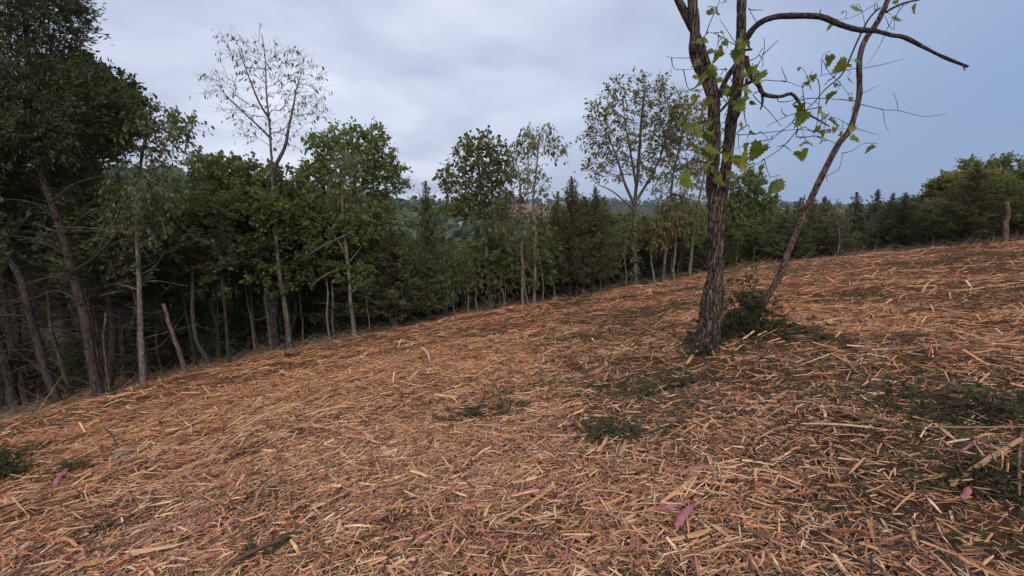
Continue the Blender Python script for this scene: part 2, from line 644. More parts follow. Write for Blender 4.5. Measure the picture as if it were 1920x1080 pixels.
def grow(trunk, trad, attract, rng, a0=0.3, bf=0.28, pen=1.1, seg=0.2, r0=0.0035, ex=2.35):
    nT = len(trunk)
    cap = nT + sum(max(2, 40) for _ in attract)
    P = np.zeros((cap, 3))
    P[:nT] = trunk
    par = np.full(cap, -1)
    par[1:nT] = np.arange(nT - 1)
    D = np.zeros((cap, 3))
    D[:nT] = unit(np.gradient(trunk, axis=0))
    plen = np.zeros(cap)
    lo = int(a0 * nT)
    N = nT
    dist = np.array([np.min(np.linalg.norm(trunk[lo:] - a, axis=1)) for a in attract])
    chains, tips = [], []
    for a in attract[np.argsort(dist)]:
        d = np.linalg.norm(P[lo:N] - a, axis=1)
        c = d + bf * plen[lo:N] + pen * np.maximum(0, P[lo:N, 2] - a[2] + 0.35 * d)
        j = lo + int(np.argmin(c))
        dd = d[j - lo]
        if dd < 0.02:
            continue
        u = (a - P[j]) / dd
        p1 = P[j] + 0.45 * dd * unit(0.55 * D[j] + 0.6 * u + np.array([0, 0, 0.12]))
        k = min(38, max(2, int(math.ceil(dd / seg))))
        t = np.linspace(0, 1, k + 1)[1:, None]
        q = (1 - t) ** 2 * P[j] + 2 * t * (1 - t) * p1 + t * t * a
        q[:-1] += rng.normal(size=(k - 1, 3)) * seg * 0.09
        P[N:N + k] = q
        par[N] = j
        par[N + 1:N + k] = np.arange(N, N + k - 1)
        D[N:N + k] = unit(np.gradient(np.vstack([P[j], q]), axis=0))[1:]
        plen[N:N + k] = plen[j] + dd * t[:, 0]
        chains.append((j, N, N + k))
        tips.append(N + k - 1)
        N += k
    w = np.zeros(N)
    w[tips] += r0 ** ex
    for i in range(N - 1, 0, -1):
        if w[i] == 0:
            w[i] = r0 ** ex
        w[par[i]] += w[i] if i >= nT or w[i] > 0 else 0
    r = w ** (1 / ex)
    return P[:N], r, D[:N], chains, tips


def foliage(mb, wood, tips, tdir, center, rng, p):
    """twigs and leaves round each branch end"""
    n = len(tips)
    if n == 0:
        return
    tw, ln, per = p.get('twigs', 4), p.get('twig_len', 0.28), p.get('per', 7)
    T = np.repeat(tips, tw, 0)
    out = unit(np.repeat(tips - center, tw, 0) * np.array([1, 1, .6]))
    dr = unit(0.5 * out + 0.6 * np.repeat(tdir, tw, 0) + rdir(rng, len(T)) * p.get('spread', 0.95) + np.array([0, 0, p.get('up', 0.15)]))
    L = ln * rng.uniform(0.45, 1.15, len(T))
    E = T + dr * L[:, None]
    if p.get('draw_twigs', True):
        sticks(wood, T, E, np.full(len(T), 0.0035), np.full(len(T), 0.0015))
    k = rng.poisson(per, len(T))
    idx = np.repeat(np.arange(len(T)), k)
    m = len(idx)
    s = rng.uniform(p.get('s0', 0.15), 1.08, m)
    pos = T[idx] + dr[idx] * (L[idx] * s)[:, None] + rng.normal(size=(m, 3)) * p.get('jit', 0.03)
    pos[:, 2] -= p.get('sag', 0.0) * s * s * L[idx]
    d = dr[idx] * p.get('along', 0.5) + rdir(rng, m) * p.get('rnd', 0.7) + np.array([0, 0, -p.get('droop', 0.25)])
    nn = unit(rdir(rng, m) * 0.9 + np.array([0, 0, 0.75]))
    size = p.get('size', 0.11) * rng.uniform(0.6, 1.25, m)
    cols = np.asarray(p['cols'])
    wts = np.asarray(p.get('wts', [1] * len(cols)), float)
    # clumps share a tint
    ci = rng.choice(len(cols), n, p=wts / wts.sum())
    cidx = np.repeat(ci, tw)[idx]
    alt = rng.choice(len(cols), m, p=wts / wts.sum())
    use = np.where(rng.random(m) < 0.6, cidx, alt)
    c = cols[use] * rng.uniform(0.7, 1.3, (m, 1))
    leaves(mb, pos, d, nn, size, p.get('width', 1.0) * rng.uniform(0.8, 1.15, m), c, p.get('kind', 'leaf'))


GREEN = [(.115, .150, .068), (.095, .128, .062), (.145, .175, .075), (.080, .108, .055)]
DKGREEN = [(.068, .092, .055), (.080, .105, .058), (.055, .075, .046), (.098, .118, .062)]
LTGREEN = [(.155, .180, .090), (.125, .150, .075), (.185, .200, .100), (.100, .122, .064)]
AUTUMN = [(.125, .135, .065), (.155, .140, .065), (.175, .115, .062), (.105, .112, .055), (.200, .170, .070)]
CEDAR = [(.068, .086, .050), (.084, .102, .055), (.056, .070, .045), (.104, .112, .062)]
CEDARB = [(.074, .084, .050), (.092, .094, .054), (.112, .096, .060), (.062, .074, .045)]


for _p, _k in ((GREEN, 1.36), (DKGREEN, 1.4), (LTGREEN, 1.12), (AUTUMN, 1.1), (CEDAR, 1.4), (CEDARB, 1.35)):
    _p[:] = [tuple(np.array(c) * _k * np.array([1.05, .97, .80])) for c in _p]


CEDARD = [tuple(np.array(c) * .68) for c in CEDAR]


def crown_points(rng, crowns, y, sep):
    buf, nb = np.zeros((4000, 3)), 0
    for (u, v, ru, rv, n, *dy) in crowns:
        yy = y + (dy[0] if dy else 0)
        c = at_y(u, v, yy)
        k = yy / ray(u, v)[1] / FOC
        got = 0
        for _ in range(n * 8):
            d = rng.normal(size=3)
            d /= np.linalg.norm(d)
            q = c + d * rng.random() ** (1 / 2.4) * np.array([ru * k, max(ru, rv) * k * 0.8, rv * k])
            if nb == 0 or ((buf[:nb] - q) ** 2).sum(1).min() > sep * sep:
                buf[nb] = q
                nb += 1
                got += 1
                if got >= n:
                    break
    return buf[:nb].copy()


def front_tree(name, label, cat, trunk_px, w0, w1, crowns, leafp, bark, group=None, seed=1, a0=0.3, sep=0.16, sides=9, y=None, extra=None, wob=0.012, dead=(0, 0, 1), **gk):
    """a tree at the wood edge: its stem follows the pixels given, at the distance where its foot meets the ground"""
    rng = np.random.default_rng(seed)
    base = hit(*trunk_px[0]) if y is None else None
    if y is not None:
        b = at_y(*trunk_px[0], y)
        base = np.array([b[0], y, float(gz(b[0], y))])
    yb = base[1]
    lean = rng.normal() * 0.02
    pts = [base - np.array([0, 0, 0.15]), base] + [at_y(u, v, yb + lean * i) for i, (u, v) in enumerate(trunk_px[1:], 1)]
    q, s = spline(pts, 0.14)
    q[2:] += (np.stack([fbm(s * 9, 1.7, seed, 2, seed), fbm(s * 9, 7.7, seed, 2, seed + 3), np.full_like(s, .5)], -1)[2:] - 0.5) * wob * 4
    k = yb / ray(*trunk_px[0])[1] / FOC / 2
    tr = k * (w0 + (w1 - w0) * s ** 0.8)
    tr = tr * (0.86 + 0.24 * np.exp(-s * 28))
    root = empty(name, base, label, cat, group)
    wood, lf = MB(), MB()
    att = crown_points(rng, crowns, yb, sep) if crowns else np.zeros((0, 3))
    if len(att):
        P, r, D, chains, tips = grow(q, tr, att, rng, a0=a0, **gk)
        tr = np.maximum(tr, np.minimum(r[:len(q)], tr * 1.5))
        for (j, a, b) in chains:
            rr = np.minimum(r[a:b], (tr[j] if j < len(q) else r[j]) * 0.85)
            pr = min((tr[j] if j < len(q) else r[j]) * 0.9, rr[0] * 1.25)
            tube(wood, np.vstack([P[j], P[a:b]]), np.concatenate([[pr], rr]), 5 if rr[0] > 0.008 else 3)
        cen = att.mean(0)
        foliage(lf, wood, P[tips], D[tips], cen, rng, leafp)
    tube(wood, q, tr, sides)
    if extra:
        for pth, ww, we in extra:
            e, es = spline([at_y(u, v, yb + dy) for u, v, dy in pth], 0.1)
            tube(wood, e, k * (ww + (we - ww) * es), 6)
    for i in range(dead[0]):
        j = int(len(q) * rng.uniform(dead[1], dead[2]))
        az = rng.uniform(0, 2 * math.pi)
        d = np.array([math.cos(az), math.sin(az) * .8, rng.uniform(-.15, .45)])
        ln = rng.uniform(.3, 1.3)
        a = q[j]
        m1, e = a + d * ln * .5 + rng.normal(size=3) * .04, a + d * ln + np.array([0, 0, rng.uniform(-.15, .1)]) + rng.normal(size=3) * .06
        cc = np.full(3, rng.uniform(.8, 1.4))
        tube(wood, spline([a, m1, e], .12)[0], np.linspace(.009, .0025, len(spline([a, m1, e], .12)[0])), 4, col=cc, cap=False)
        for _ in range(rng.integers(1, 5)):
            p0 = a + (e - a) * rng.uniform(.3, .95)
            sticks(wood, [p0], [p0 + unit(d + rng.normal(size=3) * .8) * ln * rng.uniform(.15, .45)], [.004], [.0015], col=cc)
    wood.build('trunk', bark, root, base)
    if lf.n:
        lf.build('crown', leafp.get('mat', M['leaf']), root, base)
    return root


OAK = dict(cols=GREEN, size=0.10, per=10, twigs=6, twig_len=0.27, width=1.1, droop=0.2)
HICK = dict(cols=LTGREEN, size=0.105, per=4, twigs=5, twig_len=0.34, width=0.7, droop=0.9, rnd=0.5, s0=0.4)

# --- left: tall dark trees
front_tree('cedar_tree', 'tallest dark cedar leaning left at the left edge of the picture', 'tree',
           [(186, 745), (172, 680), (150, 570), (118, 440), (80, 330), (62, 220), (50, 60), (46, -60)], 21, 8,
           [(40, 140, 120, 120, 150), (120, 215, 105, 85, 110), (60, 20, 85, 85, 90), (-30, 260, 120, 60, 50), (30, -90, 70, 70, 60), (180, 200, 60, 60, 60)],
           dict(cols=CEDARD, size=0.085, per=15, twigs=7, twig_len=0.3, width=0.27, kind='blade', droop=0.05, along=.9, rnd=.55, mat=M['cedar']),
           M['bark_cedar'], seed=3, a0=.45, sep=0.17, sides=12, dead=(46, .12, .62),
           extra=[([(150, 570, 0), (110, 545, -.1), (60, 560, -.3), (10, 572, -.4)], 4, 1.5), ([(135, 510, 0), (180, 480, -.1), (225, 430, -.2)], 5, 2),
                  ([(128, 480, 0), (70, 450, -.2), (5, 440, -.3)], 4, 1.5), ([(118, 440, 0), (165, 400, -.2), (215, 380, -.3)], 4, 1.5),
                  ([(165, 640, 0), (120, 620, -.2), (60, 632, -.4)], 3, 1), ([(105, 410, 0), (60, 380, -.2), (0, 372, -.4)], 4, 1.5), ([(95, 380, 0), (140, 345, -.2), (190, 330, -.3)], 4, 1.5)])
front_tree('oak_tree', 'dark leafy tree whose round crown overhangs the left cedar on its right side', 'tree',
           [(232, 715), (228, 600), (215, 470), (190, 360), (175, 270), (180, 180)], 12, 6,
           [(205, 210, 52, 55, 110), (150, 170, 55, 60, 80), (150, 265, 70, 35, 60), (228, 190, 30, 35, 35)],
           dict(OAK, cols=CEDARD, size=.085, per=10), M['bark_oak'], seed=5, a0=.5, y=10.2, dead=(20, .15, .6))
front_tree('cedar_tree', 'bare lower trunk leaning out of the left edge of the picture', 'tree',
           [(112, 757), (84, 690), (60, 600), (38, 520), (0, 455), (-40, 380), (-90, 250), (-110, 100)], 17, 8,
           [(-70, 250, 90, 90, 70), (-110, 120, 90, 90, 60)],
           dict(cols=CEDAR, size=0.10, per=14, twigs=8, twig_len=0.3, width=0.34, kind='blade', mat=M['cedar']),
           M['bark_cedar'], seed=7, a0=.6, dead=(40, .1, .75),
           extra=[([(60, 600, 0), (20, 590, -.2), (-40, 600, -.3)], 4, 1.5), ([(75, 660, 0), (40, 655, -.1), (0, 660, -.2)], 3, 1), ([(45, 540, 0), (90, 520, -.2), (130, 525, -.3)], 3, 1)])
front_tree('slender_tree', 'thin crooked mossy trunk between the two leaning cedars at left', 'tree',
           [(135, 742), (118, 690), (98, 630), (92, 590), (90, 548), (78, 515), (52, 465), (22, 400), (5, 360)], 11, 4,
           [(10, 380, 60, 50, 26)], dict(HICK, cols=DKGREEN), M['bark_moss'], seed=9, a0=.6, dead=(18, .2, .9),
           extra=[([(92, 560, 0), (130, 530, -.1), (175, 490, -.2)], 3, 1.2)])
front_tree('dead_trunk', 'fallen dead trunk lying slanted against the cedars at far left', 'dead tree',
           [(140, 745), (100, 715), (60, 680), (20, 648), (-30, 600)], 9, 5, [], {}, M['bark_cedar'], seed=10)
front_tree('tree_stub', 'short upright greenish stub standing between cedar trunk and pale trunk', 'dead tree',
           [(206, 741), (200, 690), (195, 640), (198, 587)], 6, 4, [], {}, M['bark_moss'], seed=12)
front_tree('young_tree', 'pale slim trunk with loose leafy top left of the tall bare tree', 'tree',
           [(270, 727), (266, 660), (262, 580), (258, 480), (255, 390), (262, 320), (275, 260), (290, 220)], 14, 4,
           [(300, 245, 48, 34, 40), (265, 290, 38, 40, 36), (330, 285, 32, 26, 20), (255, 225, 20, 25, 10), (250, 400, 40, 60, 40), (290, 360, 40, 40, 30)],
           dict(HICK, cols=DKGREEN + LTGREEN[:2], per=4.2, size=.085, width=.8), M['bark_pale'], seed=13, a0=.4, dead=(16, .15, .6))
front_tree('dead_trunk', 'leaning broken dead trunk with no crown left of the spreading oak', 'dead tree',
           [(349, 706), (338, 665), (325, 630), (315, 600), (306, 570)], 11, 7, [], {}, M['dead'], seed=14)

# --- spreading oak and the tall sparse tree in front of it
front_tree('spreading_oak', 'broad oak with thick trunk and low spreading limbs behind tall sparse tree', 'tree',
           [(513, 648), (512, 600), (516, 540), (508, 500), (500, 450), (505, 390), (500, 340)], 24, 9,
           [(420, 395, 80, 65, 100), (500, 375, 80, 65, 100), (590, 415, 70, 60, 80), (360, 440, 60, 55, 60), (440, 470, 80, 45, 70), (570, 490, 60, 35, 50), (450, 335, 60, 35, 50), (400, 320, 35, 22, 22)],
           dict(OAK, cols=GREEN + LTGREEN[1:2], per=6), M['bark_oak'], seed=17, a0=.32, sep=0.2, y=12.5, pen=.5, bf=.22,
           extra=[([(510, 535, 0), (470, 505, -.4), (430, 478, -.8), (385, 468, -1.1)], 11, 4), ([(516, 530, 0), (560, 495, -.4), (600, 465, -.8), (650, 440, -1)], 11, 3),
                  ([(505, 590, 0), (480, 600, -.3), (450, 580, -.5)], 4, 1)])
front_tree('tall_sparse_tree', 'tall slim tree with thin nearly bare crown rising far above the left wood', 'tree',
           [(544, 657), (540, 610), (532, 560), (524, 510), (518, 450), (514, 380), (511, 310), (506, 240), (500, 180), (497, 110), (490, 62)], 13, 1.2,
           [(420, 165, 34, 22, 16), (450, 205, 32, 25, 16), (470, 245, 24, 22, 12), (480, 110, 36, 40, 22), (535, 130, 36, 34, 26), (565, 150, 34, 40, 26), (580, 205, 30, 30, 20), (545, 200, 30, 34, 20), (520, 250, 30, 24, 12), (440, 100, 22, 30, 12), (500, 165, 24, 36, 14)],
           dict(HICK, cols=[(.13, .15, .075), (.10, .12, .05), (.16, .165, .085)], per=.55, twigs=5, twig_len=.36, size=.095, width=.6, droop=1.1),
           M['bark_oak'], seed=19, a0=.52, sep=.2, bf=.36, pen=1.6, r0=.003,
           extra=[([(512, 318, 0), (530, 285, -.05), (537, 265, -.1), (542, 235, -.1), (550, 200, -.1), (556, 165, -.1), (568, 130, -.1)], 7, .8),
                  ([(510, 262, 0), (480, 232, 0), (450, 205, 0), (425, 180, 0), (404, 155, 0)], 4, 1), ([(506, 225, 0), (485, 190, .1), (465, 140, .1), (447, 90, .1)], 4, 1)])

# --- bushy oak left of centre
front_tree('oak_tree', 'bushy green tree with full round crown left of centre', 'tree',
           [(683, 622), (678, 570), (672, 500), (668, 420), (665, 340), (660, 280)], 11, 6,
           [(650, 285, 60, 48, 100), (690, 310, 50, 50, 80), (610, 330, 42, 45, 60), (735, 345, 28, 22, 26), (680, 390, 65, 45, 90), (620, 400, 45, 40, 60), (605, 275, 24, 25, 20), (700, 265, 25, 25, 24), (740, 320, 16, 14, 8), (650, 450, 60, 40, 50), (720, 440, 40, 40, 40)],
           dict(OAK, cols=GREEN + LTGREEN[:1], per=5.5), M['bark_oak'], seed=23, a0=.42, sep=.2, y=14.2)
front_tree('young_tree', 'slim pale trunk forking halfway up in front of bushy green tree', 'tree',
           [(666, 633), (660, 580), (654, 520), (650, 470), (644, 420), (642, 370), (648, 320), (650, 280)], 10, 4,
           [(648, 330, 24, 50, 30), (660, 400, 30, 40, 16)], dict(HICK, per=3.2), M['bark_pale'], seed=25, a0=.5,
           extra=[([(652, 490, 0), (640, 462, -.1), (625, 440, -.2), (610, 415, -.2)], 4, 2), ([(653, 500, 0), (610, 515, -.2), (580, 540, -.3)], 3, 1.5), ([(656, 490, 0), (668, 475, 0), (680, 460, .1)], 3, 1)])
front_tree('dead_trunk', 'thin dead trunk propped at a slant between pale trunks and dark cedar', 'dead tree',
           [(746, 613), (730, 590), (712, 562), (694, 533)], 8, 5, [], {}, M['dead'], seed=26)

# --- middle oak, twin sparse trees
front_tree('oak_tree', 'compact green oak with round crown on bare trunk near the centre', 'tree',
           [(921, 580), (917, 540), (913, 490), (912, 440), (908, 390), (900, 340), (895, 290)], 12, 5,
           [(898, 295, 42, 38, 85), (860, 335, 32, 30, 50), (925, 325, 36, 40, 60), (900, 365, 50, 25, 50), (870, 390, 34, 20, 24), (935, 300, 22, 26, 24), (845, 355, 18, 12, 12), (925, 400, 26, 18, 14)],
           dict(OAK, cols=GREEN + LTGREEN[:1], size=.12, per=3.0, twigs=6), M['bark_oak'], seed=29, a0=.5, sep=.2)
front_tree('young_tree', 'left one of the two slim pale trunks standing close together near the centre', 'tree',
           [(980, 576), (980, 530), (979, 480), (978, 430), (976, 390), (975, 340), (972, 310)], 8, 3,
           [(972, 350, 22, 35, 16), (965, 440, 32, 45, 40), (955, 410, 26, 30, 24)], dict(HICK, per=3.4), M['bark_pale'], seed=31, a0=.42)
front_tree('young_tree', 'taller right one of the two slim pale trunks, with airy crown, near the centre', 'tree',
           [(1002, 573), (1002, 530), (1003, 480), (1004, 430), (1000, 385), (1003, 340), (1008, 290), (1012, 250)], 8, 2.5,
           [(1010, 270, 30, 28, 36), (985, 300, 22, 24, 16), (1035, 285, 16, 14, 10), (1000, 345, 26, 30, 18), (1010, 410, 26, 40, 16)], dict(HICK, per=3.0), M['bark_pale'], seed=33, a0=.42)

# --- large vase-shaped tree and its neighbours behind the forked tree
front_tree('vase_shaped_tree', 'large tree with wide airy browning crown left of the forked tree', 'tree',
           [(1192, 538), (1191, 500), (1190, 450), (1190, 410), (1191, 375), (1196, 320), (1200, 260), (1205, 200), (1210, 165)], 12, 4,
           [(1210, 185, 45, 35, 50), (1150, 215, 42, 35, 44), (1125, 265, 34, 30, 34), (1240, 240, 44, 45, 56), (1185, 250, 50, 40, 40), (1220, 300, 50, 40, 36), (1130, 310, 30, 25, 16), (1255, 200, 24, 30, 20), (1165, 300, 40, 30, 14), (1160, 175, 25, 20, 12), (1205, 430, 40, 30, 26)],
           dict(HICK, cols=AUTUMN + [(.085, .10, .04), (.12, .125, .05)], per=4.6, size=.09, width=.95, droop=.5), M['bark_oak'], seed=37, a0=.36, sep=.24, bf=.34, pen=1.5,
           extra=[([(1190, 385, 0), (1172, 345, -.1), (1158, 300, -.2), (1140, 255, -.2), (1125, 225, -.2)], 6, 1.5), ([(1191, 380, 0), (1215, 340, 0), (1240, 290, 0), (1255, 235, 0)], 6, 1.5),
                  ([(1190, 395, 0), (1150, 360, -.2), (1120, 345, -.3), (1105, 325, -.3)], 4, 1), ([(1193, 350, 0), (1183, 290, .2), (1172, 230, .2), (1168, 180, .2)], 5, 1.2)])
front_tree('young_tree', 'slim tree with reddish brown top just left of the forked tree', 'tree',
           [(1242, 533), (1246, 490), (1250, 440), (1256, 390), (1262, 330), (1272, 280), (1285, 230), (1292, 200)], 8, 3,
           [(1290, 220, 30, 28, 36), (1275, 265, 30, 30, 30), (1310, 250, 26, 30, 24), (1290, 310, 36, 30, 28), (1260, 350, 30, 30, 20), (1250, 420, 26, 30, 20)],
           dict(HICK, cols=AUTUMN + [(.19, .10, .06)], per=4.2, size=.095), M['bark_oak'], seed=39, a0=.42)
front_tree('young_tree', 'straight pale sapling second to the left of the forked tree', 'tree',
           [(1262, 530), (1263, 500), (1266, 470), (1268, 430), (1270, 390)], 7, 3,
           [(1268, 400, 32, 30, 40), (1285, 430, 30, 24, 26), (1245, 440, 26, 22, 22)], dict(HICK, cols=LTGREEN, per=4.2), M['bark_pale'], seed=41, a0=.5)
front_tree('young_tree', 'curved pale trunk directly left of the forked tree', 'tree',
           [(1292, 521), (1294, 490), (1298, 450), (1301, 410), (1308, 380), (1316, 350), (1322, 320), (1326, 290)], 9, 3,
           [(1320, 330, 28, 40, 30), (1300, 390, 30, 30, 30), (1330, 280, 24, 24, 16)], dict(HICK, cols=AUTUMN, per=3.6), M['bark_pale'], seed=43, a0=.45)
front_tree('oak_tree', 'rounded green tree behind the forked tree on its right', 'tree',
           [(1385, 505), (1385, 470), (1386, 430), (1388, 390), (1390, 350)], 9, 4,
           [(1395, 350, 36, 28, 50), (1410, 385, 34, 28, 44), (1375, 390, 34, 30, 44), (1395, 430, 46, 28, 50)],
           dict(OAK, per=8, size=.10), M['bark_oak'], seed=45, a0=.35, y=18.6)

# --- saplings: thin poles along the wood edge
POLES = [((740, 608), (738, 545), 'thin sapling pole in front of the thicket, second right of the propped dead trunk'),
         ((760, 604), (757, 548), 'crooked thin sapling pole left of the dark cone-shaped cedar'),
         ((775, 601), (773, 560), 'short thin sapling pole touching the dark cone-shaped cedar on its left'),
         ((836, 594), (835, 530), 'first thin sapling pole right of the dark cone-shaped cedar'),
         ((852, 592), (853, 515), 'second thin sapling pole right of the dark cone-shaped cedar'),
         ((878, 588), (870, 505), 'thin curving sapling pole left of the compact oak'),
         ((897, 585), (893, 540), 'short thin sapling pole close to the compact oak trunk'),
         ((944, 578), (938, 530), 'thin sapling pole right of the compact oak trunk'),
         ((990, 574), (984, 500), 'leaning sapling pole squeezed between the two slim pale trunks'),
         ((1017, 569), (1014, 500), 'thin sapling pole just right of the two slim pale trunks'),
         ((1042, 563), (1040, 480), 'thin pole left of the two bushy cedars'),
         ((1093, 553), (1098, 460), 'pale slim pole between the two bushy cedars'),
         ((1127, 547), (1130, 480), 'thin dark pole right of the two bushy cedars'),
         ((1173, 541), (1170, 480), 'short thin pole close to the vase-shaped tree trunk on its left'),
         ((1227, 534), (1222, 450), 'yellow leaved thin sapling right of the vase-shaped tree trunk'),
         ((1570, 483), (1572, 430), 'thin pole standing before the row of cedars at right')]
for i, (b, t, lab) in enumerate(POLES):
    mid = ((b[0] + t[0]) / 2 + (3 if i % 2 else -3), (b[1] + t[1]) / 2)
    front_tree('sapling', lab, 'sapling', [b, mid, t, (t[0] + (4 if i % 3 else -5), t[1] - 25)], 4.2 + (i % 3), 2.0,
               [(t[0], t[1] - 15, 18, 26, 16), (t[0] + 6, t[1] + 15, 16, 18, 6)],
               dict(HICK, cols=AUTUMN if i == 14 else LTGREEN + DKGREEN[:2], per=3.2, size=.10), M['bark_pale'], 'thin saplings along the wood edge', seed=60 + i, a0=.5, sep=.12, sides=6)

# --- broken post-like stump at far right
front_tree('broken_snag', 'pale broken trunk standing upright before the trees at the right edge', 'dead tree',
           [(1884, 456), (1886, 425), (1889, 400), (1887, 379)], 11, 8, [], {}, M['dead'], seed=80, sides=10, wob=.02)


# ---------------------------------------------------------------- cedars
def cedar_mesh(H, Rr, bare, seed, nb=150, cols=CEDAR, dead=20):
    rng = np.random.default_rng(seed)
    wood, lf = MB(), MB()
    zs = np.linspace(-0.25, H, 26)
    q = np.stack([0.05 * H * (fbm(zs * .5, seed, 0, 2, seed) - .5), 0.05 * H * (fbm(zs * .5, seed + 5, 0, 2, seed) - .5), zs], -1)
    tube(wood, q, (0.012 * H) * (1 - 0.93 * np.clip(zs / H, 0, 1)), 7)
    TS, TD, TL, TG = [], [], [], []
    for i in range(nb):
        f = bare + (1 - bare) * (i + rng.random()) / nb
        h = f * H
        az = i * 2.39996 + rng.normal() * 0.4
        g = (f - bare) / (1 - bare)
        prof = (1 - g) ** .85 * (0.55 + 0.45 * min(1, g / 0.12)) + 0.025
        L = Rr * prof * rng.uniform(0.45, 1.2)
        el = R(12 + 58 * g) + rng.normal() * 0.14
        d = np.array([math.cos(az) * math.cos(el), math.sin(az) * math.cos(el), math.sin(el)])
        c = np.array([np.interp(h, zs, q[:, 0]), np.interp(h, zs, q[:, 1]), h])
        k = 5
        t = np.linspace(0, 1, k)[:, None]
        pts = c + d * L * t + np.array([0, 0, -0.10 * L]) * np.sin(t * math.pi) + np.array([0, 0, .10 * L]) * t ** 2
        tube(wood, pts, np.linspace(0.004 + .008 * L, 0.002, k), 3, cap=False)
        ntw = max(2, int(L * 15))
        s = rng.uniform(0.12, 1.0, ntw)
        base = c + d * L * s[:, None] + np.array([0, 0, -0.1 * L]) * np.sin(s * math.pi)[:, None] + np.array([0, 0, .1 * L]) * (s ** 2)[:, None]
        td = unit(d * 0.8 + rdir(rng, ntw) * 0.75 + np.array([0, 0, .18]))
        TS.append(base)
        TD.append(td)
        TL.append(rng.uniform(0.10, 0.27, ntw) * (0.12 + 0.88 * (1 - g) ** .6))
        TG.append(np.full(ntw, g))
    for i in range(dead):
        h = H * rng.uniform(0.06, bare + .12)
        az = rng.uniform(0, 6.28)
        c = np.array([np.interp(h, zs, q[:, 0]), np.interp(h, zs, q[:, 1]), h])
        d = np.array([math.cos(az), math.sin(az), rng.uniform(-.1, .35)])
        L = Rr * rng.uniform(.35, .95)
        pts = np.array([c, c + d * L * .5 + rng.normal(size=3) * .04, c + d * L + rng.normal(size=3) * .08])
        tube(wood, pts, [0.009, 0.006, 0.002], 3, col=(1.5, 1.5, 1.5), cap=False)
        for s_ in (.45, .7):
            p = c + d * L * s_
            sticks(wood, [p], [p + unit(d + rng.normal(size=3) * .8) * L * .35], [0.004], [0.0015], col=(1.5, 1.5, 1.5))
    TS, TD, TL, TG = np.concatenate(TS), np.concatenate(TD), np.concatenate(TL), np.concatenate(TG)
    nbld = 13
    idx = np.repeat(np.arange(len(TS)), nbld)
    m = len(idx)
    s = rng.uniform(0, 1, m)
    pos = TS[idx] + TD[idx] * (TL[idx] * s)[:, None]
    dr = TD[idx] * 0.8 + rdir(rng, m) * 0.6
    cc = np.asarray(cols)[rng.integers(0, len(cols), len(TS))][idx] * rng.uniform(.75, 1.3, (m, 1))
    leaves(lf, pos, dr, rdir(rng, m), rng.uniform(.055, .12, m) * (.45 + .55 * (1 - TG[idx]) ** .5), np.full(m, .27), cc, 'blade')
    return wood.mesh('trunk', M['bark_cedar']), lf.mesh('crown', M['cedar'])


def broad_mesh(H, Rr, bare, seed, cols, n=150, size=.10, per=9):
    rng = np.random.default_rng(seed)
    wood, lf = MB(), MB()
    zs = np.linspace(-.25, H * .93, 22)
    q = np.stack([0.07 * H * (fbm(zs * .6, seed, 0, 2, seed) - .5), 0.07 * H * (fbm(zs * .6, seed + 5, 0, 2, seed) - .5), zs], -1)
    tr = (0.0085 if bare > .3 else 0.012) * H * (1 - 0.8 * np.clip(zs / H, 0, 1))
    pts = []
    lobes = [(rng.normal(size=3) * np.array([.35, .35, .0]) * Rr + np.array([0, 0, H * (bare + .12 + (.78 - bare) * (i_ + rng.random() * .6) / 9)]), rng.uniform(.45, .7) * Rr * (1.1 - .45 * i_ / 9)) for i_ in range(9)]
    lobes.append((np.array([0, 0, H * .86]), Rr * .4))
    while len(pts) < n:
        c, rr = lobes[rng.integers(len(lobes))]
        d = rdir(rng, 1)[0]
        p = c + d * rng.random() ** .4 * rr
        if p[2] < H:
            pts.append(p)
    att = np.array(pts)
    P, r, D, chains, tips = grow(q, tr, att, rng, a0=max(.15, bare - .1))
    for (j, a, b) in chains:
        rr = np.minimum(r[a:b], (tr[j] if j < len(q) else r[j]) * .85)
        tube(wood, np.vstack([P[j], P[a:b]]), np.concatenate([[rr[0] * 1.15], rr]), 4 if rr[0] > .008 else 3, cap=False)
    tube(wood, q, tr, 8)
    foliage(lf, wood, P[tips], D[tips], att.mean(0), rng, dict(cols=cols, size=size, per=per, twigs=5, twig_len=.3, width=1.0, droop=.3, draw_twigs=False))
    return wood.mesh('trunk', M['bark_oak']), lf.mesh('crown', M['leaf'])


PROTO = {}
for key, args in {'cedar_a': (4.6, 1.5, .10, 101, 230, CEDAR, 14), 'cedar_b': (5.2, 1.75, .16, 102, 260, CEDARB, 16), 'cedar_c': (4.2, 1.3, .08, 103, 210, CEDAR, 10),
                  'cedar_tall': (7.0, 1.35, .38, 104, 190, CEDAR, 95)}.items():
    PROTO[key] = (args[0], 'cedar_tree', cedar_mesh(*args))
for key, args in {'broad_a': (5.0, 1.25, .10, 111, GREEN, 190), 'broad_b': (5.5, 1.4, .14, 112, DKGREEN + GREEN[:1], 200),
                  'broad_c': (4.6, 1.1, .10, 113, LTGREEN, 180), 'broad_d': (4.8, 1.2, .12, 114, AUTUMN + LTGREEN[:2], 180),
                  'stem_a': (5.2, 1.25, .36, 116, GREEN, 150), 'stem_b': (5.6, 1.3, .42, 117, LTGREEN + GREEN[:2], 150)}.items():
    PROTO[key] = (args[0], 'broadleaf_tree', broad_mesh(*args))


def place(key, x, y, height, rz, label, group=None, wide=1.0, name=None):
    H, nm, (w, l) = PROTO[key]
    b = (x, y, float(gz(x, y)))
    root = empty(name or nm, b, label, 'tree', group)
    s = height / H
    root.scale = (s * wide, s * wide, s)
    root.rotation_euler = (0, 0, rz)
    for n_, me in (('trunk', w), ('crown', l)):
        o = bpy.data.objects.new(n_, me)
        COL.objects.link(o)
        o.parent = root
    return root


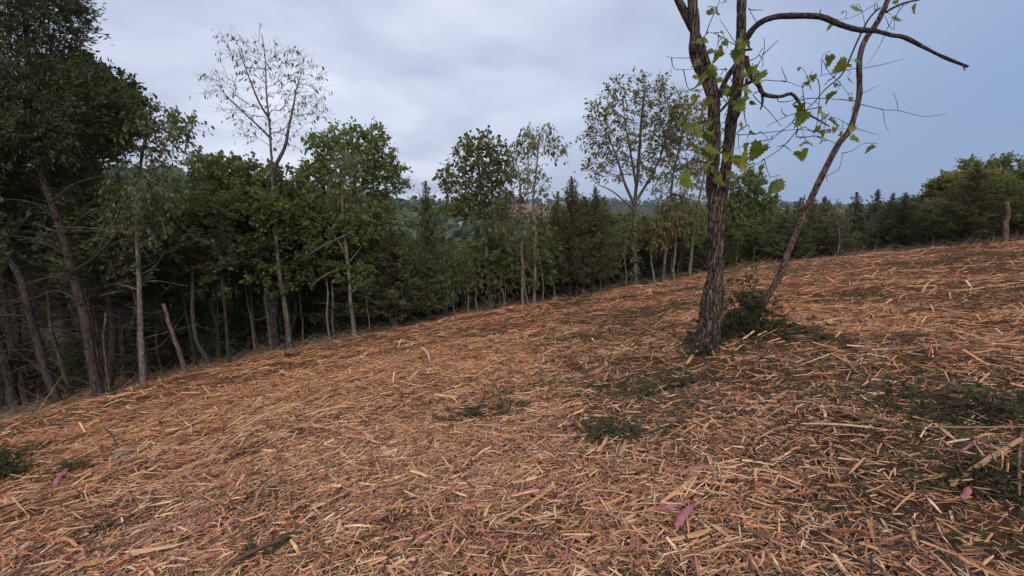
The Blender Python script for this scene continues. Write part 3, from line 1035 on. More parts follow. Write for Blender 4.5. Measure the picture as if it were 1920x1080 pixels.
def place_px(key, base, top_v, label, rz=0.0, wide=1.0, y=None, group=None):
    p = hit(*base)
    if y is not None:
        p = at_y(base[0], base[1], y)
    t = at_y(base[0], top_v, p[1])
    return place(key, p[0], p[1], t[2] - float(gz(p[0], p[1])), rz, label, group, wide)


place_px('cedar_a', (806, 604), 342, 'dark cone-shaped cedar standing alone left of the compact oak', 0.4, 1.0)
place_px('cedar_b', (1066, 560), 333, 'left one of the two bushy dark cedars right of centre', 1.0, 1.1)
place_px('cedar_b', (1112, 552), 352, 'right one of the two bushy dark cedars right of centre', 3.0, 1.05)
RC = [(1440, 500, 362, 'cedar_c'), (1490, 494, 372, 'cedar_a'), (1535, 488, 370, 'cedar_b'), (1590, 483, 362, 'cedar_a'), (1625, 479, 358, 'cedar_c'), (1660, 475, 364, 'cedar_a'), (1690, 472, 384, 'cedar_c')]
ORD = ['first', 'second', 'third', 'fourth', 'fifth', 'sixth', 'seventh']
for i, (u, v, t, k) in enumerate(RC):
    p = hit(u, v)
    place_px(k, (u, v), t, '%s cedar from the left in the row right of the leaning tree' % ORD[i], i * 1.3, 1.3, y=p[1] + 4.5 + (i % 2) * 1.0, group='cedars in the row at right')
for i, (u, v, t, k, lab) in enumerate([(1728, 470, 342, 'broad_d', 'yellowing low tree at the end of the right cedar row'), (1775, 466, 325, 'broad_b', 'dark leafy tree left of the two pale green tops at right'),
                                       (1812, 462, 288, 'broad_c', 'left one of the two pale green tree tops at right'), (1856, 459, 284, 'broad_c', 'right one of the two pale green tree tops at right'),
                                       (1905, 455, 305, 'broad_b', 'dark tree cut by the right edge of the picture behind the broken trunk'), (1960, 452, 290, 'cedar_b', 'dark cedar just beyond the right edge')]):
    p = hit(u, v)
    place_px(k, (u, v), t, lab, i * 1.7, 1.1, y=p[1] + 3.2 + .8 * (i % 2))

# ---------------------------------------------------------------- thicket behind the front row
SKY_U = [-200, 60, 185, 240, 300, 420, 560, 640, 700, 745, 790, 840, 900, 940, 1000, 1040, 1140, 1180, 1240, 1300, 1380, 1420, 1445, 1500, 1680, 1700, 1760, 1800, 1880, 1920, 2100]
SKY_V = [-60, 40, 270, 345, 335, 322, 335, 380, 400, 425, 432, 436, 425, 425, 410, 360, 365, 392, 380, 380, 380, 390, 392, 380, 372, 350, 335, 305, 312, 310, 300]
rng = np.random.default_rng(77)
count = 0
for row, (off, sp) in enumerate([(0.9, 1.35), (2.0, 1.5), (3.4, 1.7), (5.2, 1.9), (7.6, 2.2), (11, 2.6), (16, 3.2)]):
    th = R(-56)
    while th < R(54):
        rad = float(np.interp(th, TH, RR)) + off + rng.normal() * .3
        th += sp * rng.uniform(.75, 1.3) / rad
        x, y = rad * math.sin(th), rad * math.cos(th)
        u = 960 + FOC * (x / (y * CP + (0) * SP))
        d0 = ray(u, 400)
        lim_v = float(np.interp(u, SKY_U, SKY_V)) + rng.uniform(0, 34 if row else 60)
        top = CAM_H + ray(u, lim_v)[2] / ray(u, lim_v)[1] * y
        h = top - float(gz(x, y))
        if h < 1.2:
            continue
        if u < 330:
            k = 'cedar_tall' if row < 3 else rng.choice(['cedar_tall', 'cedar_b', 'cedar_a', 'broad_b'], p=[.4, .25, .15, .2])
        elif u < 620:
            k = rng.choice(['broad_a', 'broad_b', 'cedar_tall', 'cedar_a'], p=[.4, .3, .1, .2])
        elif u < 1010:
            k = rng.choice(['broad_a', 'broad_c', 'cedar_a', 'cedar_b', 'cedar_c'], p=[.22, .23, .25, .15, .15])
        elif u < 1160:
            k = rng.choice(['cedar_a', 'cedar_b', 'broad_a', 'broad_d'], p=[.4, .3, .2, .1])
        elif u < 1440:
            k = rng.choice(['broad_c', 'broad_d', 'cedar_a', 'cedar_c', 'broad_a'], p=[.28, .17, .2, .15, .2])
        elif u < 1700:
            k = rng.choice(['cedar_a', 'cedar_b', 'cedar_c', 'broad_b'], p=[.4, .25, .2, .15])
        else:
            k = rng.choice(['broad_a', 'broad_d', 'cedar_b', 'broad_b'], p=[.3, .2, .25, .25])
        if row < 3 and 330 < u < 1420 and k.startswith('broad'):
            k = 'stem_a' if rng.random() < .5 else 'stem_b'
        zone = 'at left' if u < 620 else ('near the centre' if u < 1160 else 'at right')
        kind = 'cedar' if k.startswith('cedar') else 'leafy tree'
        place(k, x, y, h, rng.uniform(0, 6.28), '%s packed in the shaded thicket behind the front trees %s' % ('dark ' + kind if kind == 'cedar' else 'green ' + kind, zone),
              '%s in the thicket %s' % (kind + 's', zone), rng.uniform(.9, 1.3) * min(1.6, max(.8, 5.5 / max(h, 1))))
        count += 1
PROTO['cedar_low'] = (2.2, 'cedar_shrub', cedar_mesh(2.2, 1.25, .03, 105, 110, CEDARB, 4))
PROTO['shrub'] = (1.8, 'leafy_shrub', broad_mesh(1.8, 1.0, .02, 115, DKGREEN, 90))
PROTO['thin_a'] = (4.0, 'thin_tree', cedar_mesh(4.0, .55, .62, 106, 70, CEDARB, 26))
PROTO['thin_b'] = (4.4, 'thin_tree', broad_mesh(4.4, .6, .5, 118, GREEN + DKGREEN[:1], 50))
PROTO['thin_b'][2][0].materials[0] = M['bark_pale']
for off, sp in ((.5, 1.3), (1.3, 1.0), (2.4, 1.0), (3.6, 1.1)):
    th = R(-53)
    while th < R(24):
        rad = float(np.interp(th, TH, RR)) + off + rng.normal() * .3
        th += sp * rng.uniform(.6, 1.4) / rad
        x, y = rad * math.sin(th), rad * math.cos(th)
        u = 960 + FOC * x / (y * CP)
        lim_v = float(np.interp(u, SKY_U, SKY_V)) + rng.uniform(20, 110)
        h = CAM_H + ray(u, lim_v)[2] / ray(u, lim_v)[1] * y - float(gz(x, y))
        if h < 1.2 or (off < 1 and rng.random() < .4):
            continue
        k = 'thin_a' if (u < 420 and rng.random() < .7) or rng.random() < .3 else 'thin_b'
        zone = 'left' if u < 620 else 'middle' if u < 1160 else 'right'
        place(k, x, y, h, rng.uniform(0, 6.28), 'thin %s stem in the shade of the %s wood' % ('dead-twigged cedar' if k == 'thin_a' else 'leafy topped', zone), 'thin stems in the shade, %s' % zone, 1.0)
for off, sp in ((1.7, 2.0), (3.2, 1.6), (5.0, 1.6), (7.5, 1.8), (10.5, 2.2)):
    th = R(-54)
    while th < R(30):
        rad = float(np.interp(th, TH, RR)) + off + rng.normal() * .35
        th += sp * rng.uniform(.75, 1.3) / rad
        x, y = rad * math.sin(th), rad * math.cos(th)
        u = 960 + FOC * x / (y * CP)
        if off < 3 and u < 1420:
            continue
        k = 'cedar_low' if rng.random() < .6 else 'shrub'
        zone = 'left' if u < 620 else 'middle' if u < 1160 else 'right'
        place(k, x, y, rng.uniform(1.3, 2.3), rng.uniform(0, 6.28), '%s in the dark understorey of the %s wood' % ('low cedar' if k == 'cedar_low' else 'low leafy shrub', zone), 'low growth in the understorey, %s' % zone, rng.uniform(.9, 1.3))
print('thicket trees', count)

# ---------------------------------------------------------------- far woods on the hills (one mass)
rng = np.random.default_rng(5)
fw = MB()
C, S = [], []


def wood_zone(n, f):
    got = 0
    while got < n:
        x, y = f()
        C.append((x, y, float(gz(x, y))))
        got += 1


def poly(a0, a1, r0, r1):
    def f():
        a = R(rng.uniform(a0, a1))
        r = math.sqrt(rng.uniform(r0 ** 2, r1 ** 2))
        return r * math.sin(a), r * math.cos(a)
    return f


wood_zone(900, poly(-52, -8, 150, 330))
wood_zone(260, poly(-14, 40, 100, 190))
wood_zone(600, poly(-22, 42, 530, 720))
wood_zone(160, poly(-20, -3, 330, 480))
C = np.array(C)
keep = ~((((C[:, 0] - 14) / 64) ** 2 + ((C[:, 1] - 470) / 66) ** 2 < 1) | (((C[:, 0] + 95) / 30) ** 2 + ((C[:, 1] - 440) / 60) ** 2 < 1) | (((C[:, 0] - 300) / 58) ** 2 + ((C[:, 1] - 520) / 58) ** 2 < 1))
C = C[keep]
hh = rng.uniform(5, 9, len(C))
m = 26
idx = np.repeat(np.arange(len(C)), m)
d = rdir(rng, len(idx))
pos = C[idx] + np.stack([d[:, 0] * hh[idx] * .45, d[:, 1] * hh[idx] * .45, hh[idx] * (.55 + .45 * d[:, 2])], -1) * rng.uniform(.75, 1.05, (len(idx), 1))
fc = np.array([(.055, .085, .035), (.07, .10, .04), (.045, .07, .035), (.10, .105, .045), (.085, .115, .045)])
cc = fc[rng.integers(0, 5, len(C))][idx] * rng.uniform(.75, 1.25, (len(idx), 1))
leaves(fw, pos, rdir(rng, len(idx)), unit(d + rdir(rng, len(idx)) * .5), hh[idx] * rng.uniform(.22, .38, len(idx)), np.full(len(idx), 1.6), cc)
tag(fw.build('far_woods', M['far_leaf']), 'distant woods covering the hills beyond the valley', 'woods', None, 'stuff')

# small white buildings seen far away on the hills
def plain_mat(name, c, rough=.6):
    m, nt, out = new_mat(name)
    no = node(nt, 'ShaderNodeTexNoise', i_Scale=3.0)
    mx = node(nt, 'ShaderNodeMix', data_type='RGBA')
    mx.inputs['A'].default_value = (*c, 1)
    mx.inputs['B'].default_value = (c[0] * .85, c[1] * .85, c[2] * .85, 1)
    nt.links.new(no.outputs[0], mx.inputs['Factor'])
    d = node(nt, 'ShaderNodeBsdfPrincipled', i_Roughness=rough)
    nt.links.new(mx.outputs['Result'], d.inputs['Base Color'])
    nt.links.new(d.outputs[0], out.inputs['Surface'])
    return m


M['white'] = plain_mat('white_siding', (.8, .8, .78))
M['roof'] = plain_mat('grey_roof', (.22, .21, .2))


def house(u, v, y, w, dpt, h, label):
    p = at_y(u, v, y)
    z = min(float(gz(p[0], p[1])), p[2])
    root = empty('white_house', (p[0], p[1], z), label, 'house')
    zt = p[2] - z + h
    mb = MB()
    V = np.array([[sx * w, sy * dpt, k] for k in (0, zt) for sx, sy in ((-1, -1), (1, -1), (1, 1), (-1, 1))] + [[-w, 0, zt + w * .45], [w, 0, zt + w * .45]], float)
    mb.add(V, [[0, 1, 5, 4], [1, 2, 6, 5], [2, 3, 7, 6], [3, 0, 4, 7]], [[4, 7, 8], [5, 9, 6]])
    mb.build('wall', M['white'], root, smooth=False)
    rb = MB()
    e = .5
    V = np.array([[-w - e, -dpt - e, zt - e * .4], [w + e, -dpt - e, zt - e * .4], [w + e, 0, zt + w * .45 + .15], [-w - e, 0, zt + w * .45 + .15], [w + e, dpt + e, zt - e * .4], [-w - e, dpt + e, zt - e * .4]])
    rb.add(V, [[0, 1, 2, 3], [3, 2, 4, 5]])
    rb.build('roof', M['roof'], root, smooth=False)


house(855, 428, 200, 2.6, 2.0, 1.6, 'tiny white house far down in the valley')


def silo(u, v, y):
    p = at_y(u, v, y)
    z = float(gz(p[0], p[1]))
    mb = MB()
    h = p[2] - z
    zs = np.array([0, h * .9, h * .93, h * .97, h])
    tube(mb, np.stack([0 * zs, 0 * zs, zs], -1), np.array([1.2, 1.2, 1.0, .6, .15]), 12)
    o = mb.build('silo', M['white'], None, (0, 0, 0))
    o.location = (p[0], p[1], z)
    tag(o, 'small white silo on the far ridge', 'silo')


silo(776, 364, 470)

# ================================================================ the forked tree in front
def bark_disp(amp, seed, f=1.0):
    def fn(pts, off, a):
        L = np.concatenate([[0], np.cumsum(np.linalg.norm(np.diff(pts, axis=0), axis=1))])[:, None]
        p = off * 5.0 * f
        n = vnoise(p[..., 0] + pts[:, None, 0] * 2, p[..., 1], L * 6.0 * f + 0 * p[..., 0], seed)
        n2 = vnoise(p[..., 0] * 2.3, p[..., 1] * 2.3, L * 16.0 * f + 0 * p[..., 0], seed + 4)
        big = vnoise(p[..., 0] * .25, p[..., 1] * .25, L * 2.2 + 0 * p[..., 0], seed + 9)
        return amp * (-1.5 * np.exp(-((n - .5) / .10) ** 2) + 1.1 * (n2 - .5) + 1.6 * (big - .5))
    return fn


HB = hit(1322, 668)
HY = HB[1] + 0.12
HK = HY / ray(1322, 668)[1] / FOC / 2
hero = empty('forked_tree', HB, 'rough barked tree with forked stems and few large green leaves, in the clearing', 'tree')


def hp(u, v, dy=0.0):
    return at_y(u, v, HY + dy)


LIMB_PTS = []


def joined(path):
    """lead a twig back to the nearest limb"""
    L = np.concatenate(LIMB_PTS)
    a, b = hp(*path[0]), hp(*path[-1])
    da, db = np.linalg.norm(L - a, axis=1), np.linalg.norm(L - b, axis=1)
    if db.min() < da.min():
        path, a, da = path[::-1], b, db
    return [L[da.argmin()]] + [hp(*p) for p in path] if .015 < da.min() < .3 else [hp(*p) for p in path]


def limb(mb, path, w, sides=14, step=.035, amp=.5, seed=1, col=(1, 1, 1), join=False):
    pts = joined(path) if join else [hp(*p) for p in path]
    q, s = spline(pts, step)
    LIMB_PTS.append(q)
    ww = np.interp(s, np.linspace(0, 1, len(w)), w) * HK
    tube(mb, q, ww, sides, col, bark_disp(ww.mean() * .11 * amp, seed))
    return q


tk = MB()
pts = [HB + np.array([0, .06, -.15]), hp(1322, 664), hp(1331, 610), hp(1336, 575), hp(1338, 545), hp(1342, 520), hp(1343, 460), hp(1343, 415), hp(1343, 370)]
q, s = spline(pts, .018)
wv = np.interp(q[:, 2], [HB[2], hp(0, 650)[2], hp(0, 610)[2], hp(0, 570)[2], hp(0, 545)[2], hp(0, 523)[2], hp(0, 452)[2], hp(0, 400)[2], hp(0, 370)[2]], [60, 50, 42, 42, 36, 28, 26, 28, 22]) * HK
tube(tk, q, wv, 44, (1, 1, 1), bark_disp(.012, 3))
limb(tk, [(1342, 450), (1338, 400), (1335, 340), (1338, 290), (1339, 240), (1338, 200), (1337, 165)], [14, 18, 20, 21, 22, 21, 18], 30, .02, 1.0, 5)
limb(tk, [(1344, 450, .02), (1351, 400, .04), (1358, 340, .06), (1365, 290, .06), (1371, 230, .05), (1379, 180, .03), (1386, 130, 0), (1389, 70, 0), (1391, 0, 0), (1393, -110, 0), (1396, -260, 0)],
     [14, 17, 18, 19, 19, 18, 17, 16, 15, 14, 10], 30, .02, 1.0, 7)
limb(tk, [(1336, 190), (1323, 151), (1307, 120), (1300, 90), (1303, 55), (1298, 0), (1293, -100), (1285, -220)], [15, 15, 15, 17, 15, 14, 12, 8], 22, .025, 1.0, 9)
limb(tk, [(1344, 200, .06), (1335, 150, .07), (1323, 115, .08), (1312, 80, .08), (1297, 50, .06), (1285, 25, .05), (1272, 0, .03), (1240, -70, 0), (1215, -160, 0)], [14, 14, 13, 13, 14, 12, 12, 11, 7], 22, .025, 1.0, 11)
limb(tk, [(1347, 182, .0), (1356, 160, -.02), (1366, 140, -.02), (1380, 122, 0), (1391, 106, 0)], [12, 9, 9, 9, 8], 14, .03, .8, 13)
# a healed knot on the left stem
limb(tk, [(1299, 104, -.03), (1298, 92, -.05), (1301, 78, -.03)], [6, 13, 7], 14, .015, 1.0, 15)
tk.build('trunk', M['bark_main'], hero, HB)

Z6 = lambda pth: [(1200 + p[0] / 2.7, p[1] / 2.7, *(p[2:])) for p in pth]
br = MB()
limb(br, Z6([(520, 225), (540, 190, -.05), (590, 130, -.1), (660, 92, -.15), (760, 80, -.2), (910, 84, -.25), (1000, 120, -.3), (1100, 150, -.3), (1180, 155, -.35), (1280, 180, -.35), (1340, 190, -.4), (1440, 240, -.4), (1540, 290, -.45), (1660, 338, -.5)]),
     [12, 10, 9, 9, 9, 9, 8, 8, 7, 7, 6, 5, 5, 4], 12, .03, 1.2, 21, (.75, .72, .72))
for p in ([(910, 84, -.25), (913, 48, -.25)], [(1635, 330, -.5), (1645, 358, -.5)]):
    limb(br, Z6(p), [2, 1.2], 5, .05, 0, 1)
br.build('branch', M['bark_branch'], hero, HB).__setitem__('label', 'long bare branch arching over to the right')
b2 = MB()
limb(b2, Z6([(535, 290), (545, 340, -.05), (560, 385, -.08), (600, 430, -.1), (625, 475, -.12), (700, 490, -.15), (765, 475, -.2), (800, 510, -.2), (835, 568, -.22), (900, 605, -.25), (960, 640, -.3)]), [10, 9, 8, 8, 7, 6, 6, 5, 4, 3, 2], 9, .04, 1.0, 23, (.8, .8, .8))
limb(b2, Z6([(575, 405, -.1), (520, 440, -.15), (470, 490, -.2), (410, 560, -.22), (360, 600, -.22), (330, 612, -.22), (260, 640, -.2), (180, 615, -.15)]), [6, 6, 5, 5, 4, 3, 2.5, 1.5], 8, .05, .8, 25, (.6, .6, .6))
limb(b2, Z6([(540, 400, -.1), (532, 500, -.12), (500, 580, -.12), (470, 640, -.05)]), [6, 5, 4, 3], 8, .05, .8, 27, (.6, .6, .6))
limb(b2, Z6([(530, 500, -.12), (527, 570, -.12), (540, 635, -.15)]), [3, 2, 1], 5, .05, 0, 1, (.7, .7, .7))
limb(b2, Z6([(620, 480, -.1), (620, 520, -.12), (610, 555, -.12)]), [5, 4, 2], 6, .05, 0, 1, (.7, .7, .7))
limb(b2, Z6([(520, 255, -.03), (545, 252, -.06), (568, 250, -.08)]), [4, 4, 3.4], 7, .05, 0, 1, (.5, .5, .5))
b2.build('branch', M['bark_branch'], hero, HB).__setitem__('label', 'crooked side branch hung with fine twigs')
for i, p in enumerate([
        [(630, 195), (625, 270), (590, 345), (572, 410)], [(697, 205), (625, 275)], [(630, 405), (680, 410), (740, 412), (820, 442)], [(715, 340), (742, 412)],
        [(820, 420), (828, 490), (836, 566)], [(885, 393), (908, 430), (907, 520), (895, 620), (880, 705)], [(640, 640), (740, 590), (835, 560), (920, 540)],
        [(770, 530), (840, 500), (960, 500), (1095, 513)], [(490, 680), (600, 675), (800, 655), (890, 665), (1040, 650)], [(690, 745), (740, 728), (780, 680), (830, 642), (880, 668), (960, 655)],
        [(572, 480), (650, 560), (715, 640)], [(130, 283), (160, 292), (255, 292)], [(175, 349), (275, 350)], [(550, 40), (570, 80), (590, 112)], [(560, 50), (622, 50)], [(405, 100), (445, 160), (482, 215)],
        [(345, 162), (395, 175), (440, 205), (500, 235)], [(335, 172), (360, 100), (390, 40), (410, -20)], [(250, 455), (330, 450)], [(735, 740), (765, 765)], [(660, 690), (690, 680), (770, 620)],
        [(715, 545), (720, 570), (738, 585)], [(790, 690), (830, 695), (900, 690), (1000, 730)], [(430, 345), (440, 370), (460, 400)], [(390, 350), (440, 352)], [(480, 755), (560, 725), (660, 705)],
        [(560, 850), (640, 800), (720, 745), (800, 650)], [(630, 805), (640, 850), (655, 890)], [(510, 320), (450, 365), (420, 420)], [(575, 300), (600, 280), (620, 240)], [(520, 450), (440, 505), (350, 520)],
        [(700, 515), (760, 512), (790, 500)], [(420, 600), (450, 540), (500, 470)], [(440, 660), (430, 620), (440, 580)], [(330, 610), (310, 560), (322, 500)], [(380, 830), (400, 770), (430, 720)]]):
    dy = -.1 - .05 * (i % 5)
    tw = MB()
    limb(tw, [(a, b, dy + .02 * j) for j, (a, b) in enumerate(Z6(p))], [2.2 if i in (4, 5) else 1.8, .8], 4, .06, 0, 1, (.7, .68, .68), True)
    tw.build('twig', M['bark_branch'], hero, HB)


# ---- large lobed leaves
def big_leaf_mesh(seed):
    rg = np.random.default_rng(seed)
    n = 34
    a = np.linspace(-math.pi, math.pi, n, endpoint=False)
    r = .5 * (1 + .17 * np.cos(3 * a) - .32 * np.exp(-((np.abs(a) - math.pi) / .25) ** 2) + .14 * np.exp(-(a / .22) ** 2))
    r *= 1 + .22 * ((np.arange(n) % 2) - .5) + rg.normal(size=n) * .035
    if seed % 3 == 1:
        k = rg.integers(4, n - 4)
        r[k:k + 3] *= .55
    x, y = r * np.sin(a) * .88, r * np.cos(a) + .42
    V = [[0, .42, 0]]
    for i in range(n):
        V.append([x[i] * .55, .42 + (y[i] - .42) * .55, .06 * abs(x[i]) + rg.normal() * .008])
    for i in range(n):
        V.append([x[i], y[i], (.25 + .18 * (seed % 3)) * abs(x[i]) - (.2 + .15 * (seed % 4)) * (y[i] - .4) ** 2 + .05 * math.sin(a[i] * 5 + seed) + rg.normal() * .01])
    Q = [[1 + i, 1 + n + i, 1 + n + (i + 1) % n, 1 + (i + 1) % n] for i in range(n)]
    T = [[0, 1 + i, 1 + (i + 1) % n] for i in range(n)]
    V = np.array(V)
    base = np.array([(.15, .20, .036), (.19, .235, .04), (.12, .165, .03), (.24, .25, .045)][seed % 4])
    cv = np.tile(base, (len(V), 1)) * rg.uniform(.85, 1.15, (len(V), 1))
    spots = rg.random(len(V)) < .08
    cv[spots] = (.22, .16, .05)
    cv[1 + n:][rg.random(n) < .12] = (.2, .12, .045)
    mb = MB()
    mb.add(V, Q, T, cv)
    # petiole
    sticks(mb, [[0, -.28, .05]], [[0, .05, 0]], [.012], [.010], np.array([(.2, .2, .06)]))
    return mb.mesh('leaf', M['big_leaf'])


BL = [big_leaf_mesh(i) for i in range(8)]


def big_leaf(parent, origin, u, v, px, i, dy):
    p = at_y(u, v, HY + dy)
    o = bpy.data.objects.new('leaf', BL[i % 8])
    COL.objects.link(o)
    o.parent = parent
    rg = np.random.default_rng(900 + i)
    sz = px * HK * 2 * rg.uniform(.85, 1.05)
    o.scale = (sz, sz, sz)
    o.rotation_euler = (R(rg.uniform(58, 112)) + math.pi * 0, rg.normal() * .5, rg.normal() * .7)
    # the blade hangs tip down
    from mathutils import Euler, Matrix
    mt = Matrix.Rotation(rg.normal() * 1.0, 3, 'Z') @ Matrix.Rotation(R(-90 + rg.normal() * 38), 3, 'X')
    mt = Matrix.Rotation(rg.normal() * .55, 3, 'Y') @ mt
    o.rotation_euler = mt.to_euler()
    c = mt @ Vector((0, .42 * sz, 0))
    o.location = Vector(p) - Vector(origin) - c
    base = np.array(o.location) + np.array(origin) + np.array(mt @ Vector((0, -.26 * sz, .05 * sz)))
    LP = np.concatenate(LIMB_PTS)
    dl = np.linalg.norm(LP - base, axis=1)
    if .02 < dl.min() < .6:
        near = LP[dl.argmin()]
        st = MB()
        mid = (near + base) / 2 + np.array([0, 0, .12 * dl.min()]) + rg.normal(size=3) * .015
        sq = spline([near, mid, base], .05)[0]
        tube(st, sq, np.linspace(.0045, .0028, len(sq)), 4, (.9, .85, .7))
        st.build('twig', M['bark_branch'], parent, origin)


LEAVES = [(318, 205, 55), (400, 285, 52), (362, 255, 32), (300, 415, 78), (357, 365, 52), (520, 225, 48), (495, 280, 52), (530, 360, 58), (600, 385, 60), (545, 450, 38), (450, 455, 48), (350, 515, 48), (500, 525, 62),
          (305, 655, 62), (245, 645, 48), (350, 680, 48), (285, 750, 64), (365, 745, 80), (330, 700, 50), (350, 835, 44), (235, 905, 84), (410, 905, 60), (540, 755, 60), (515, 810, 70), (597, 762, 74), (600, 875, 72), (672, 945, 84), (437, 790, 34),
          (430, 462, 34), (395, 55, 32), (355, 60, 32), (425, 8, 24), (430, 215, 26), (210, 620, 40), (395, 405, 36), (500, 460, 40), (385, 265, 30), (810, 590, 68), (808, 540, 40), (845, 725, 52), (820, 780, 58), (575, 350, 36), (340, 775, 50), (420, 172, 28)]
for i, (a, b, sz) in enumerate(LEAVES):
    big_leaf(hero, HB, 1200 + a / 2.7, b / 2.7, sz / 2.7 * 1.18, i, -.12 - .05 * (i % 5))
big_leaf(hero, HB, 1359, 404, 13, 60, -.16)
rgl = np.random.default_rng(31)
for i in range(22):
    a, b = (rgl.uniform(270, 420), rgl.uniform(200, 860)) if i < 12 else (rgl.uniform(440, 620), rgl.uniform(200, 900))
    big_leaf(hero, HB, 1200 + a / 2.7, b / 2.7, rgl.uniform(24, 44) / 2.7, 200 + i, -.14 - .05 * (i % 4))

# ---- the thinner leaning tree right of it
LB = hit(1427, 590)
HY2 = HY
HY = LB[1] + .02
LIMB_PTS.clear()
lean = empty('leaning_tree', LB, 'thin curved tree leaning right beside the forked tree, its crown above the frame', 'tree')
lt = MB()
limb(lt, [(1418, 612), (1427, 585), (1437, 560), (1462, 516), (1477, 475), (1500, 419), (1519, 377), (1537, 338), (1570, 274), (1593, 244), (1606, 205), (1612, 170), (1611, 130), (1614, 98), (1624, 72), (1641, 48), (1655, 22), (1665, 0), (1690, -60), (1700, -150)],
     [19, 18, 17, 16, 15, 15, 15, 14, 14, 14, 13, 12, 12, 12, 12, 12, 11, 10, 9, 6], 20, .025, 1.0, 41, (1.05, .98, .95))
limb(lt, [(1512, 392), (1506, 380), (1509, 366)], [6, 4, 2], 7, .03, .5, 43)
lt.build('trunk', M['bark_main'], lean, LB)
l2 = MB()
limb(l2, Z6([(1245, 62), (1290, 35), (1350, 12), (1420, -3), (1520, -30)]), [6, 5, 4, 4, 3], 8, .04, .8, 45, (.8, .8, .8))
limb(l2, Z6([(1215, 40), (1190, 60, -.05), (1150, 110, -.1), (1100, 210, -.12), (1065, 290, -.15), (1020, 380, -.2), (940, 450, -.2), (870, 530, -.25), (780, 610, -.3), (700, 680, -.3), (640, 730, -.3), (560, 790, -.3)]), [4, 4, 4, 4, 3.5, 3, 2.5, 2, 2, 1.5, 1.2, 1], 7, .05, .6, 47, (.6, .6, .6))
l2.build('branch', M['bark_branch'], lean, LB)
for i, p in enumerate([[(1125, 530), (1230, 555), (1310, 560), (1440, 590), (1550, 575)], [(1280, 463), (1298, 510), (1306, 557)], [(1230, 558), (1240, 630), (1262, 667)], [(1120, 348), (1250, 322), (1335, 298)],
                       [(1090, 650), (1150, 667), (1205, 683)], [(1130, 470), (1215, 430)], [(945, 890), (1005, 855), (1025, 780)], [(1025, 775), (1070, 765), (1135, 725)], [(1150, 325), (1210, 240), (1260, 130), (1330, 30)],
                       [(1240, 80), (1260, 130)], [(850, 402), (960, 372), (1100, 345)], [(920, 300), (960, 370), (1020, 430), (1065, 495)], [(1010, 500), (1120, 512)], [(1125, 60), (1140, 130), (1150, 180)],
                       [(1000, 100), (1080, 85), (1200, 20)], [(1285, 150), (1290, 100), (1315, 40)], [(1195, 60), (1185, 30), (1205, 0)], [(950, 320), (970, 290)], [(900, 580), (1000, 600), (1060, 640)], [(945, 905), (952, 920)]]):
    t2 = MB()
    limb(t2, [(a, b, -.02 - .04 * (i % 4)) for a, b in Z6(p)], [1.8, .8], 4, .06, 0, 1, (.8, .78, .78), True)
    t2.build('twig', M['bark_branch'], lean, LB)
LV2 = [(1100, 40, 72), (955, 135, 42), (957, 300, 66), (1025, 335, 92), (965, 405, 62), (1065, 405, 44), (970, 490, 78), (915, 560, 58), (975, 620, 82), (898, 660, 52), (918, 703, 52), (1020, 678, 46), (1085, 705, 62), (1170, 755, 56), (1115, 320, 66), (1075, 650, 46), (1300, 90, 56), (1395, 40, 48), (1295, 10, 30), (985, 655, 36), (1025, 62, 16)]
for i, (a, b, sz) in enumerate(LV2):
    big_leaf(lean, LB, 1200 + a / 2.7, b / 2.7, sz / 2.7 * 1.18, 100 + i, -.1 - .05 * (i % 4))
for i in range(16):
    a, b = rgl.uniform(800, 1090), rgl.uniform(290, 730)
    big_leaf(lean, LB, 1200 + a / 2.7, b / 2.7, rgl.uniform(26, 52) / 2.7, 240 + i, -.1 - .05 * (i % 4))
HY = HY2

# ================================================================ mulch: shredded wood
PAL = np.array([(.65, .345, .172), (.54, .235, .098), (.73, .465, .25), (.33, .14, .064), (.75, .54, .335), (.08, .044, .028), (.40, .15, .14), (.44, .135, .068), (.16, .10, .057)])
PW = np.array([.28, .21, .16, .12, .045, .105, .03, .045, .035])
PATCH = [(1180, 770, .34, .9), (1220, 690, .3, .7), (1290, 715, .24, .9), (1800, 790, .55, 1.0), (1720, 880, .5, .8), (1850, 960, .4, .9), (1600, 650, .6, .7), (1500, 640, .5, .9), (1680, 700, .7, .6), (1120, 640, .7, .55), (910, 785, .18, .8), (1390, 640, .5, 1.0),
         (1310, 665, .35, 1.0), (1460, 720, .6, .5), (1600, 780, .5, .6), (1650, 1000, .35, .6), (1450, 870, .3, .45), (1250, 840, .3, .5), (540, 670, .3, .5), (480, 950, .25, .5), (560, 1020, .2, .5), (20, 870, .35, 1.0), (120, 895, .2, .7), (230, 990, .3, .5), (1850, 560, .8, .35), (1580, 505, .7, .4), (1000, 1000, .3, .35), (760, 990, .2, .4), (1900, 840, .3, 1.0), (1450, 660, .5, .8), (1540, 700, .5, .8), (1630, 740, .5, .9), (1700, 790, .45, .9), (1560, 830, .4, .7), (1640, 900, .35, .8), (1760, 960, .4, .9), (1880, 1040, .35, .9), (1540, 960, .25, .6), (1350, 760, .3, .6), (1240, 760, .35, .8), (1150, 810, .3, .9)]
PC = [(hit(u, v), r, k) for u, v, r, k in PATCH]


def patch(x, y):
    s = np.zeros_like(x)
    for p, r, k in PC:
        s = np.maximum(s, k * np.exp(-((x - p[0]) ** 2 + (y - p[1]) ** 2) / (r * r)))
    s = np.maximum(s, .75 * sstep(.5, .72, fbm(x * .9, y * .9, 0, 3, 51)) * sstep(-2.5, 2.0, x))
    return s * (.45 + .9 * fbm(x * 4, y * 4, 0, 2, 57))


